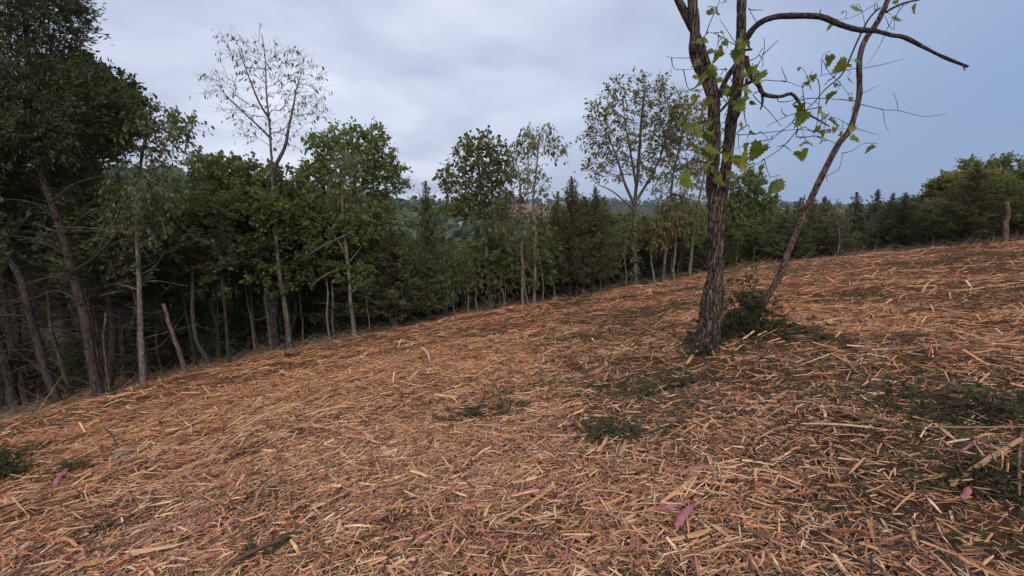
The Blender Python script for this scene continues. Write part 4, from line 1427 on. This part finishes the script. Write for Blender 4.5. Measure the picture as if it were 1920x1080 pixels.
def scatter(rng, n, r0, r1, a0=-60, a1=60):
    th = R(rng.uniform(a0, a1, n)) if False else np.radians(rng.uniform(a0, a1, n))
    r = np.sqrt(rng.uniform(r0 ** 2, r1 ** 2, n))
    ok = r < edge_r(th) - 0.05
    return r[ok] * np.sin(th[ok]), r[ok] * np.cos(th[ok])


def frames(rng, x, y, yaw, pitch):
    n = gnormal(x, y)
    f = np.stack([np.cos(yaw), np.sin(yaw), np.zeros_like(yaw)], -1)
    f = unit(f - n * np.sum(f * n, -1, keepdims=True))
    s = np.cross(n, f)
    c, sn = np.cos(pitch)[:, None], np.sin(pitch)[:, None]
    return f * c + n * sn, s, n * c - f * sn


def chips(mb, rng, x, y, L, W, col, lift, two=True, bend=.035):
    n = len(x)
    yaw = rng.uniform(0, 2 * math.pi, n)
    pitch = rng.normal(size=n) * .16
    F, S, N = frames(rng, x, y, yaw, pitch)
    roll = rng.normal(size=n) * .45
    c, sn = np.cos(roll)[:, None], np.sin(roll)[:, None]
    S, N = S * c + N * sn, N * c - S * sn
    P = np.stack([x, y, bed(x, y)], -1) + np.array([0, 0, 1.0]) * (lift + np.abs(np.sin(pitch)) * L * .35)[:, None]
    st = [-.5, 0.0, .5] if two else [-.5, .5]
    b = rng.normal(size=n) * bend * L
    bl = rng.normal(size=n) * bend * L
    V = np.zeros((n, len(st) * 3, 3))
    for i, s in enumerate(st):
        taper = rng.uniform(.25, 1.0, n) if s != 0 else np.ones(n)
        ctr = P + F * (s * L)[:, None] + N * ((b * (1 - 4 * s * s)) if s == 0 else 0 * b)[:, None] + S * ((bl) if s == 0 else 0 * bl)[:, None]
        w = (W * .5 * taper)[:, None]
        h = (W * rng.uniform(.15, .5, n) * taper)[:, None]
        skew = (rng.uniform(-.6, .6, n))[:, None]
        V[:, i * 3] = ctr - S * w
        V[:, i * 3 + 1] = ctr + N * h + S * w * skew
        V[:, i * 3 + 2] = ctr + S * w
    k = len(st) * 3
    q = []
    for i in range(len(st) - 1):
        q += [[i * 3, i * 3 + 1, i * 3 + 4, i * 3 + 3], [i * 3 + 1, i * 3 + 2, i * 3 + 5, i * 3 + 4]]
    Fq = (np.arange(n)[:, None, None] * k + np.array(q)[None]).reshape(-1, 4)
    mb.add(V.reshape(-1, 3), Fq, None, np.repeat(col, k, 0))


def chip_colors(rng, x, y, pt):
    n = len(x)
    pw = np.tile(PW, (n, 1))
    r = np.hypot(x, y)
    nearf = 1 - sstep(3, 8, r)
    pw[:, 1] += .28 * (1 - nearf)
    pw[:, 7] += .07 * (1 - nearf)
    pk = sstep(.5, .7, fbm(x * .8, y * .8, 0, 2, 71)) * nearf
    pw[:, 6] += .07 * pk
    pw[:, 5] += .55 * pt
    pw[:, 8] += .4 * pt
    pw /= pw.sum(1, keepdims=True)
    u = rng.random(n)
    k = (np.cumsum(pw, 1) < u[:, None]).sum(1).clip(0, len(PAL) - 1)
    tint = np.stack([np.ones(n), 1 + .03 * nearf, 1 + .12 * nearf], -1)
    return PAL[k] * tint * rng.uniform(.72, 1.22, (n, 1)) * (1 + rng.normal(size=(n, 3)) * .03)


rng = np.random.default_rng(2024)
ch = MB()
for (n, r0, r1, lm, lw, wr, two) in [(85000, 1.0, 4.2, .047, .55, (.045, .12), True), (65000, 1.0, 4.2, .030, .45, (.06, .2), False), (105000, 4.2, 8.5, .085, .5, (.04, .11), False), (140000, 8.5, 22, .105, .5, (.05, .11), False)]:
    x, y = scatter(rng, n, r0, r1)
    pt = patch(x, y)
    ok = rng.random(len(x)) > pt * .8
    x, y, pt = x[ok], y[ok], pt[ok]
    L = lm * np.exp(rng.normal(size=len(x)) * lw)
    L = np.clip(L, .01, lm * 3.6)
    W = np.clip(L * rng.uniform(*wr, len(x)), .0025, .024 if r0 < 8 else .03)
    chips(ch, rng, x, y, L, W, chip_colors(rng, x, y, pt), rng.uniform(-.004, .03, len(x)), two)
tag(ch.build('wood_mulch', M['chip'], smooth=False), 'loose layer of shredded tan and pink wood covering the slope', 'mulch', None, 'stuff')

# ---- shredded cedar greenery mixed into the mulch
sp = MB()
rng = np.random.default_rng(404)
x, y = scatter(rng, 130000, 1.1, 14)
pt = patch(x, y)
ok = rng.random(len(x)) < np.maximum(pt - .15, 0) * .8
x, y = x[ok], y[ok]


def sprigs(mb, rng, base, n_each, ln, size, cols, up=.35):
    n = len(base)
    yaw = rng.uniform(0, 6.28, n)
    d = np.stack([np.cos(yaw), np.sin(yaw), rng.uniform(-.1, up * 2, n)], -1)
    d = unit(d)
    L = ln * rng.uniform(.6, 1.3, n)
    idx = np.repeat(np.arange(n), n_each)
    m = len(idx)
    s = rng.uniform(0, 1, m)
    pos = base[idx] + d[idx] * (L[idx] * s)[:, None]
    dd = d[idx] * .9 + rdir(rng, m) * .65 + np.array([0, 0, .1])
    c = np.asarray(cols)[rng.integers(0, len(cols), n)][idx] * rng.uniform(.7, 1.35, (m, 1))
    leaves(mb, pos, dd, rdir(rng, m), size * rng.uniform(.6, 1.3, m), np.full(m, .2), c, 'blade')


SPRIG = [(.048, .066, .022), (.065, .084, .028), (.034, .046, .018), (.085, .075, .034)]
base = np.stack([x, y, bed(x, y) + .012], -1)
sprigs(sp, rng, base, 10, .07, .03, SPRIG, .2)
tag(sp.build('cedar_shreds', M['cedar'], smooth=False), 'shredded green cedar twigs strewn in patches over the mulch', 'cedar litter', None, 'stuff')


def clump(name, label, u, v, w_px, n, hgt, seed, cat='cedar sprig'):
    """a torn cedar bough lying on the mulch"""
    rg = np.random.default_rng(seed)
    p = hit(u, v)
    k = np.dot(p - CAMP, FWD) / FOC
    root = empty(name, p, label, cat)
    ax = rg.uniform(-.4, .4)
    sx, sy = w_px * k * (.5 if hgt > .3 else .8), w_px * k * (.3 if hgt > .3 else .5)
    o = rg.normal(size=(n, 2)) * .5
    bx, by = p[0] + o[:, 0] * sx, p[1] + o[:, 1] * sy
    hz = np.abs(rg.normal(size=n)) * hgt * .45 * np.exp(-(o ** 2).sum(1) * .8)
    b = np.stack([bx, by, bed(bx, by) + hz], -1)
    f, w = MB(), MB()
    sprigs(f, rg, b, 30, .12, .034 if hgt < .5 else .05, SPRIG, .45 if hgt > .3 else .2)
    c0 = np.tile(np.array([p[0], p[1], float(bed(p[0], p[1])) + .01]), (n, 1)) + rg.normal(size=(n, 3)) * np.array([sx * .3, sy * .3, .004])
    sticks(w, c0, b, np.full(n, .006), np.full(n, .002))
    w.build('stem', M['bark_cedar'], root, p)
    f.build('foliage', M['cedar'], root, p)


clump('cedar_bough', 'heap of dark cedar boughs between the forked tree and the leaning tree', 1388, 640, 175, 300, .62, 1, 'cedar boughs')
clump('cedar_bough', 'upright cedar sprig poking up behind the bough heap', 1398, 605, 60, 70, .85, 2, 'cedar boughs')
clump('cedar_bough', 'cedar sprig hugging the foot of the forked tree', 1350, 655, 70, 70, .4, 3, 'cedar boughs')
clump('cedar_bough', 'green cedar tuft at the foot of the forked tree on the near side', 1318, 676, 45, 30, .16, 4, 'cedar boughs')
clump('cedar_bough', 'small cedar sprig lying alone in the middle of the mulch', 895, 790, 90, 30, .16, 5)
clump('cedar_bough', 'cedar sprig beside a bent stick in the middle of the mulch', 955, 785, 60, 18, .16, 6)
clump('cedar_bough', 'cedar tuft nearest in front of the forked tree', 1290, 722, 90, 40, .14, 7)
clump('cedar_bough', 'upper cedar sprig in the green patch below the forked tree', 1190, 745, 110, 45, .15, 8)
clump('cedar_bough', 'lower cedar sprig in the green patch below the forked tree', 1145, 822, 110, 50, .12, 9)
clump('cedar_bough', 'large dark cedar bough half buried at the right edge of the mulch', 1850, 790, 200, 70, .16, 10)
clump('cedar_bough', 'flat cedar bough in the dark patch left of the right edge bough', 1700, 770, 190, 34, .10, 11)
clump('cedar_bough', 'leafy dark bough sticking in at the left edge of the picture', 8, 905, 95, 110, .34, 12)
clump('cedar_bough', 'tiny green sprig beside the pink shred at left', 132, 888, 40, 16, .10, 13)
clump('cedar_bough', 'flattened cedar bough right of the leaning tree foot', 1500, 640, 90, 40, .12, 14)
clump('cedar_bough', 'dry brownish tuft at the foot of the tall sparse tree', 541, 672, 30, 16, .22, 15)
clump('cedar_bough', 'green sprig low in the mulch at bottom left', 490, 1045, 60, 16, .06, 16)
clump('cedar_bough', 'dark sprig under the thick broken stick at right', 1860, 920, 120, 50, .08, 17)


# ---- dead twigs and litter where the mulch runs out under the trees
rng = np.random.default_rng(606)
eb = MB()
n = 5200
th = np.radians(rng.uniform(-56, 54, n))
r = edge_r(th) + rng.normal(.35, .55, n)
x, y = r * np.sin(th), r * np.cos(th)
yaw = rng.uniform(0, 6.28, n)
ln = rng.uniform(.12, .6, n)
A = np.stack([x, y, np.maximum(bed(x, y), gz(x, y)) + .01], -1)
B = A + np.stack([np.cos(yaw) * ln, np.sin(yaw) * ln, np.abs(rng.normal(size=n)) * ln * .35], -1)
B[:, 2] += gz(B[:, 0], B[:, 1]) - gz(x, y)
cb = np.array([(.20, .15, .11), (.13, .095, .07), (.30, .22, .15), (.10, .075, .055), (.34, .20, .11)])[rng.integers(0, 5, n)]
sticks(eb, A, B, rng.uniform(.003, .008, n), np.full(n, .0015), cb)
m = 9000
th = np.radians(rng.uniform(-56, 54, m))
r = edge_r(th) + np.abs(rng.normal(0, 1.1, m)) - .3
x, y = r * np.sin(th), r * np.cos(th)
cl = np.array([(.20, .12, .06), (.13, .08, .045), (.26, .17, .08), (.10, .10, .04), (.085, .095, .04)])[rng.integers(0, 5, m)]
leaves(eb, np.stack([x, y, np.maximum(bed(x, y), gz(x, y)) + .012], -1), rdir(rng, m) * np.array([1, 1, .25]), unit(rdir(rng, m) * .5 + np.array([0, 0, 1.0])), rng.uniform(.05, .1, m), np.full(m, 1.0), cl)
tag(eb.build('brushwood', M['chip'], smooth=False), 'dead twigs and fallen leaves strewn along the wood edge', 'brushwood', None, 'stuff')

# ---- single larger pieces lying on top
def splinter(name, label, a, b, wpx, col, cat, lift=.03, bend=.035, group=None, rough=.25, flat=.45, up=0.0, seed=0):
    """a split piece of wood between two points of the ground, faceted and frayed"""
    rg = np.random.default_rng(seed + int(a[0] * 7 + a[1]))
    A, B = hit(*a), hit(*b)
    A[2], B[2] = float(bed(A[0], A[1])) + lift, float(bed(B[0], B[1])) + lift + up
    n = 7
    s = np.linspace(0, 1, n)
    d = B - A
    L = np.linalg.norm(d)
    d /= L
    side = unit(np.cross(d, np.array([0, 0, 1.0])))
    upv = np.cross(side, d)
    kk = np.dot((A + B) / 2 - CAMP, FWD) / FOC
    w = wpx * kk * (.34 if cat == 'wood shred' else .5)
    ctr = A + (B - A) * s[:, None] + side * (np.sin(s * math.pi) * bend * L * rg.choice([-1, 1]))[:, None] + upv * (np.sin(s * math.pi) * abs(bend) * .3 * L)[:, None]
    prof = w * np.interp(s, [0, .1, .5, .9, 1], [rg.uniform(.45, .9), .95, 1.0, .9, rg.uniform(.3, .85)]) * rg.uniform(1 - rough, 1 + rough, n)
    mb = MB()
    k = 6
    V, ang = [], np.arange(k) * 2 * math.pi / k
    for i in range(n):
        rr = prof[i] * rg.uniform(.8, 1.15, k)
        V.append(ctr[i] + side * (np.cos(ang) * rr)[:, None] + upv * (np.sin(ang) * rr * flat)[:, None])
    V = np.array(V).reshape(-1, 3)
    i = np.arange(n - 1)[:, None] * k
    j = np.arange(k)[None]
    Q = np.stack([i + j, i + (j + 1) % k, i + k + (j + 1) % k, i + k + j], -1).reshape(-1, 4)
    V = np.vstack([V, ctr[0] - d * w * .8, ctr[-1] + d * w * 1.2])
    T = [[(q_ + 1) % k, q_, n * k] for q_ in range(k)] + [[(n - 1) * k + q_, (n - 1) * k + (q_ + 1) % k, n * k + 1] for q_ in range(k)]
    colv = np.tile(np.asarray(col, float), (len(V), 1)) * rg.uniform(.75, 1.2, (len(V), 1))
    mb.add(V, Q, T, colv)
    o = mb.build(name, M['chip'], None, tuple(A), smooth=False)
    return tag(o, label, cat, group)


TAN, ORA, PALE, PINK, BRN, DKB = (.54, .30, .15), (.45, .21, .09), (.64, .43, .25), (.40, .14, .135), (.26, .15, .09), (.10, .062, .042)
for nm, lab, a, b, w, c, cat, *kw in [
    ('stick', 'thick broken brown stick slanting at the right side of the foreground', (1780, 935), (1905, 868), 11, (.40, .235, .14), 'stick', dict(flat=.9, lift=.03, bend=.008, rough=.1)),
    ('stick', 'thin dark stick crossing the end of the thick broken stick at right', (1905, 960), (1910, 840), 6, (.2, .12, .08), 'stick', dict(flat=.9, lift=.05, bend=.01)),
    ('stick', 'long bent twig lying above the thick broken stick at right', (1725, 848), (1915, 842), 6, BRN, 'stick', dict(lift=.06)),
    ('stick', 'thin dark twig in the dark patch in the middle right', (1500, 785), (1640, 822), 5, BRN, 'stick', {}),
    ('stick', 'dark broken stick at the bottom of the foreground right of centre', (1340, 1005), (1440, 1040), 9, (.17, .10, .065), 'stick', dict(flat=.8)),
    ('stick', 'long dark stick at the bottom left of centre', (420, 1075), (560, 1012), 10, (.13, .075, .055), 'stick', dict(flat=.8, bend=.03)),
    ('stick', 'bent twig standing among the cedar sprigs in the middle of the mulch', (947, 800), (922, 762), 4, DKB, 'stick', dict(flat=1, up=.18)),
    ('stick', 'dark twig standing up from a small stump of bark at left', (222, 858), (202, 842), 4, DKB, 'stick', dict(flat=1, up=.16)),
    ('bark_slab', 'flat grey bark slab with a twig at left', (212, 868), (248, 856), 22, (.22, .17, .13), 'bark', {}),
    ('log', 'dark reddish log half sunk in the mulch near the left wood edge', (328, 755), (410, 741), 10, (.22, .105, .06), 'log', dict(flat=.8, bend=.02, lift=.02)),
    ('wood_strip', 'orange split strip below the reddish log at left', (372, 752), (440, 740), 7, ORA, 'wood strip', {}),
    ('wood_strip', 'long pale strip slanting up at left of the mulch', (240, 825), (330, 792), 6, TAN, 'wood strip', {}),
    ('wood_strip', 'long tan strip left of centre', (575, 792), (648, 776), 8, TAN, 'wood strip', {}),
    ('wood_strip', 'thick tan strip under the little stick tent', (768, 709), (822, 701), 10, TAN, 'wood strip', {}),
    ('stick', 'left stick of the little tent of two sticks', (757, 688), (772, 676), 4, BRN, 'stick', dict(up=.1)),
    ('stick', 'right pale stick of the little tent of two sticks', (806, 687), (790, 672), 4, PALE, 'stick', dict(up=.1)),
    ('log', 'short dark log in the mulch between the wood and the forked tree', (900, 638), (948, 628), 7, (.06, .05, .045), 'log', dict(flat=.9)),
    ('wood_strip', 'long pale strip across the upper right of the slope', (1790, 556), (1920, 538), 4, TAN, 'wood strip', {}),
    ('stick', 'pinkish forked branch lying on the upper right slope', (1676, 578), (1785, 592), 6, (.42, .24, .2), 'stick', dict(flat=.9)),
    ('stick', 'pale stick sticking up on the upper right slope', (1655, 548), (1675, 532), 3, TAN, 'stick', dict(up=.05)),
    ('stick', 'pale stick raised near the end of the pinkish branch', (1729, 551), (1752, 535), 3.5, TAN, 'stick', dict(up=.04)),
    ('wood_strip', 'pale splintered strip curving near the bottom left', (240, 1058), (355, 1032), 10, PALE, 'wood strip', dict(bend=.08)),
    ('wood_strip', 'long tan strip at the bottom right of centre', (930, 1000), (1040, 925), 9, TAN, 'wood strip', {}),
    ('wood_strip', 'long straight tan strip right of the pink shreds', (1240, 955), (1310, 905), 9, TAN, 'wood strip', {}),
    ('wood_strip', 'broad pale strip below the large pink shred', (1255, 1040), (1330, 1018), 11, TAN, 'wood strip', {}),
    ('wood_strip', 'upright tan strip in the bottom right', (1712, 1070), (1706, 1030), 9, TAN, 'wood strip', {}),
    ('wood_strip', 'pale curved strip below the forked tree', (1420, 795), (1455, 752), 8, TAN, 'wood strip', {}),
    ('wood_strip', 'long pale curved strip in the dark patch right of centre', (1500, 820), (1632, 838), 7, PALE, 'wood strip', {}),
    ('wood_strip', 'pale forked strip near the top of the dark patch', (1610, 766), (1640, 795), 7, PALE, 'wood strip', {}),
    ('wood_strip', 'curled pale strip leaning on the foot of the forked tree', (1322, 636), (1338, 658), 7, TAN, 'wood strip', dict(bend=.15, lift=.06)),
    ('wood_strip', 'pale strip pointing at the foot of the forked tree from the left', (1287, 692), (1322, 664), 6, TAN, 'wood strip', {}),
    ('wood_strip', 'upright tan strip in the cedar bough heap', (1393, 634), (1394, 610), 6, TAN, 'wood strip', dict(up=.16)),
    ('wood_strip', 'slanting strip on the near side of the cedar bough heap', (1365, 632), (1378, 616), 5, TAN, 'wood strip', dict(up=.1)),
    ('wood_strip', 'broad strip at the bottom edge left of centre', (150, 1085), (200, 1076), 14, ORA, 'wood strip', {}),
    ('wood_strip', 'tan strip lying in the lower green cedar patch', (1120, 868), (1138, 838), 8, TAN, 'wood strip', dict(lift=.06)),
    ('wood_strip', 'brown strip beside the tan strip in the lower green cedar patch', (1160, 875), (1172, 848), 8, (.36, .22, .13), 'wood strip', dict(lift=.06)),
    ('wood_shred', 'pink shred near the green sprig at left', (105, 920), (128, 893), 16, (.38, .135, .15), 'wood shred', {}),
    ('wood_shred', 'long pink shred in the centre foreground', (952, 946), (1005, 932), 12, (.38, .135, .15), 'wood shred', {}),
    ('wood_shred', 'pink slab at the upper end of the pink cluster', (1275, 905), (1325, 892), 18, PINK, 'wood shred', {}),
    ('wood_shred', 'broad crumpled pink shred in the pink cluster', (1215, 972), (1290, 958), 16, (.38, .135, .15), 'wood shred', {}),
    ('wood_shred', 'largest pink shred standing on edge in the pink cluster', (1268, 1018), (1296, 978), 22, (.38, .135, .15), 'wood shred', dict(lift=.05)),
    ('wood_shred', 'long thin pink shred right of the pink cluster', (1420, 922), (1485, 942), 10, PINK, 'wood shred', {}),
    ('wood_shred', 'pink shred at the bottom right', (1712, 1035), (1755, 1065), 10, PINK, 'wood shred', {}),
    ('wood_shred', 'small round pink shred below the thick broken stick', (1800, 962), (1812, 940), 15, (.38, .135, .15), 'wood shred', {}),
    ('wood_shred', 'pink shred left of the thick broken stick', (1792, 882), (1825, 862), 9, (.38, .135, .15), 'wood shred', {}),
    ('wood_shred', 'pink shred at the bottom edge right of centre', (1175, 1060), (1195, 1045), 15, PINK, 'wood shred', {}),
    ('wood_shred', 'pink shred at the bottom edge left of the pink cluster', (1055, 1078), (1075, 1055), 14, PINK, 'wood shred', {}),
    ('wood_shred', 'dark red shred left of centre foreground', (672, 968), (708, 950), 10, (.26, .07, .06), 'wood shred', {}),
    ('wood_shred', 'short pink shred beside the dark red shred', (680, 955), (708, 962), 7, PINK, 'wood shred', {}),
    ('wood_shred', 'pink shred in the green patch below the forked tree', (1158, 775), (1180, 760), 9, PINK, 'wood shred', {}),
    ('wood_shred', 'thin pink shred near the lower green cedar patch', (1125, 880), (1145, 905), 8, PINK, 'wood shred', {}),
    ('wood_shred', 'pale pink shred on the slope above the dark patch', (1608, 600), (1626, 608), 5, (.45, .25, .22), 'wood shred', {}),
    ('wood_shred', 'pink shred left of the green patch in mid mulch', (1005, 718), (1030, 722), 6, PINK, 'wood shred', {}),
    ('wood_shred', 'flat pink shred at the bottom left corner', (0, 1075), (18, 1070), 16, (.38, .135, .15), 'wood shred', {}),
    ('wood_shred', 'pink shred on the left slope', (318, 852), (335, 843), 7, PINK, 'wood shred', {}),
    ('wood_shred', 'dark red shred on the upper middle slope', (960, 622), (1020, 616), 5, (.30, .09, .05), 'wood shred', {}),
]:
    splinter(nm, lab, a, b, w, c, cat, **(kw[0] if kw else {}))

# three hundred or fewer loose splinters that show largest in the foreground
rng = np.random.default_rng(88)
for i in range(230):
    u = rng.uniform(-10, 1930)
    v = rng.uniform(780, 1080) if i < 170 else rng.uniform(650, 800)
    Lp = rng.uniform(22, 70) * np.interp(v, [650, 1080], [.5, 1.2])
    an = rng.uniform(-.9, .9) + (math.pi if rng.random() < .5 else 0)
    ck = rng.integers(6)
    c = [TAN, TAN, PALE, ORA, (.56, .35, .19), (.40, .23, .12)][ck]
    where = ('on the left' if u < 640 else 'in the middle' if u < 1280 else 'on the right') + (' of the near foreground' if v > 920 else ' of the upper slope')
    splinter('wood_splinter', 'loose %s splinter on top of the mulch %s' % (['tan', 'tan', 'pale', 'orange', 'light tan', 'brown'][ck], where), (u, v), (u + Lp * math.cos(an), min(1120, v - Lp * math.sin(an) * .6)), rng.uniform(2.5, 5.5) * np.interp(v, [650, 1080], [.5, 1.0]), c, 'splinter',
             lift=rng.uniform(.02, .045), bend=rng.uniform(0, .03), group='loose splinters on the mulch', seed=i)

# ================================================================ air
hz_m, hz_nt, hz_out = new_mat('air')
pv = node(hz_nt, 'ShaderNodeVolumePrincipled')
pv.inputs['Color'].default_value = (0.80, 0.87, 0.97, 1)
pv.inputs['Density'].default_value = HAZE
pv.inputs['Anisotropy'].default_value = 0.1
hz_nt.links.new(pv.outputs[0], hz_out.inputs['Volume'])
hb = MB()
X0, Y0, Z0, X1, Y1, Z1 = -900, -60, -32, 1000, 1000, 40
hb.add([[x, y, z] for z in (Z0, Z1) for x, y in ((X0, Y0), (X1, Y0), (X1, Y1), (X0, Y1))], [[0, 3, 2, 1], [4, 5, 6, 7], [0, 1, 5, 4], [1, 2, 6, 5], [2, 3, 7, 6], [3, 0, 4, 7]])
tag(hb.build('haze', hz_m, smooth=False), 'thin bluish haze over the valley', 'haze', None, 'stuff')
for i in range(26):
    u, v = 1300 + rng.random() * 170, 612 + rng.random() * 70
    an = rng.uniform(0, 6.28)
    Lp = rng.uniform(14, 34)
    splinter('wood_splinter', 'loose splinter thrown against the foot of the forked tree and its bough heap', (u, v), (u + Lp * math.cos(an), v - Lp * .5 * math.sin(an)), rng.uniform(2.5, 4.5), [TAN, PALE, ORA, BRN][rng.integers(4)], 'splinter',
             lift=rng.uniform(.03, .10), up=rng.uniform(-.02, .10), bend=.02, group='loose splinters at the forked tree', seed=500 + i)
print('objects', len(bpy.data.objects))
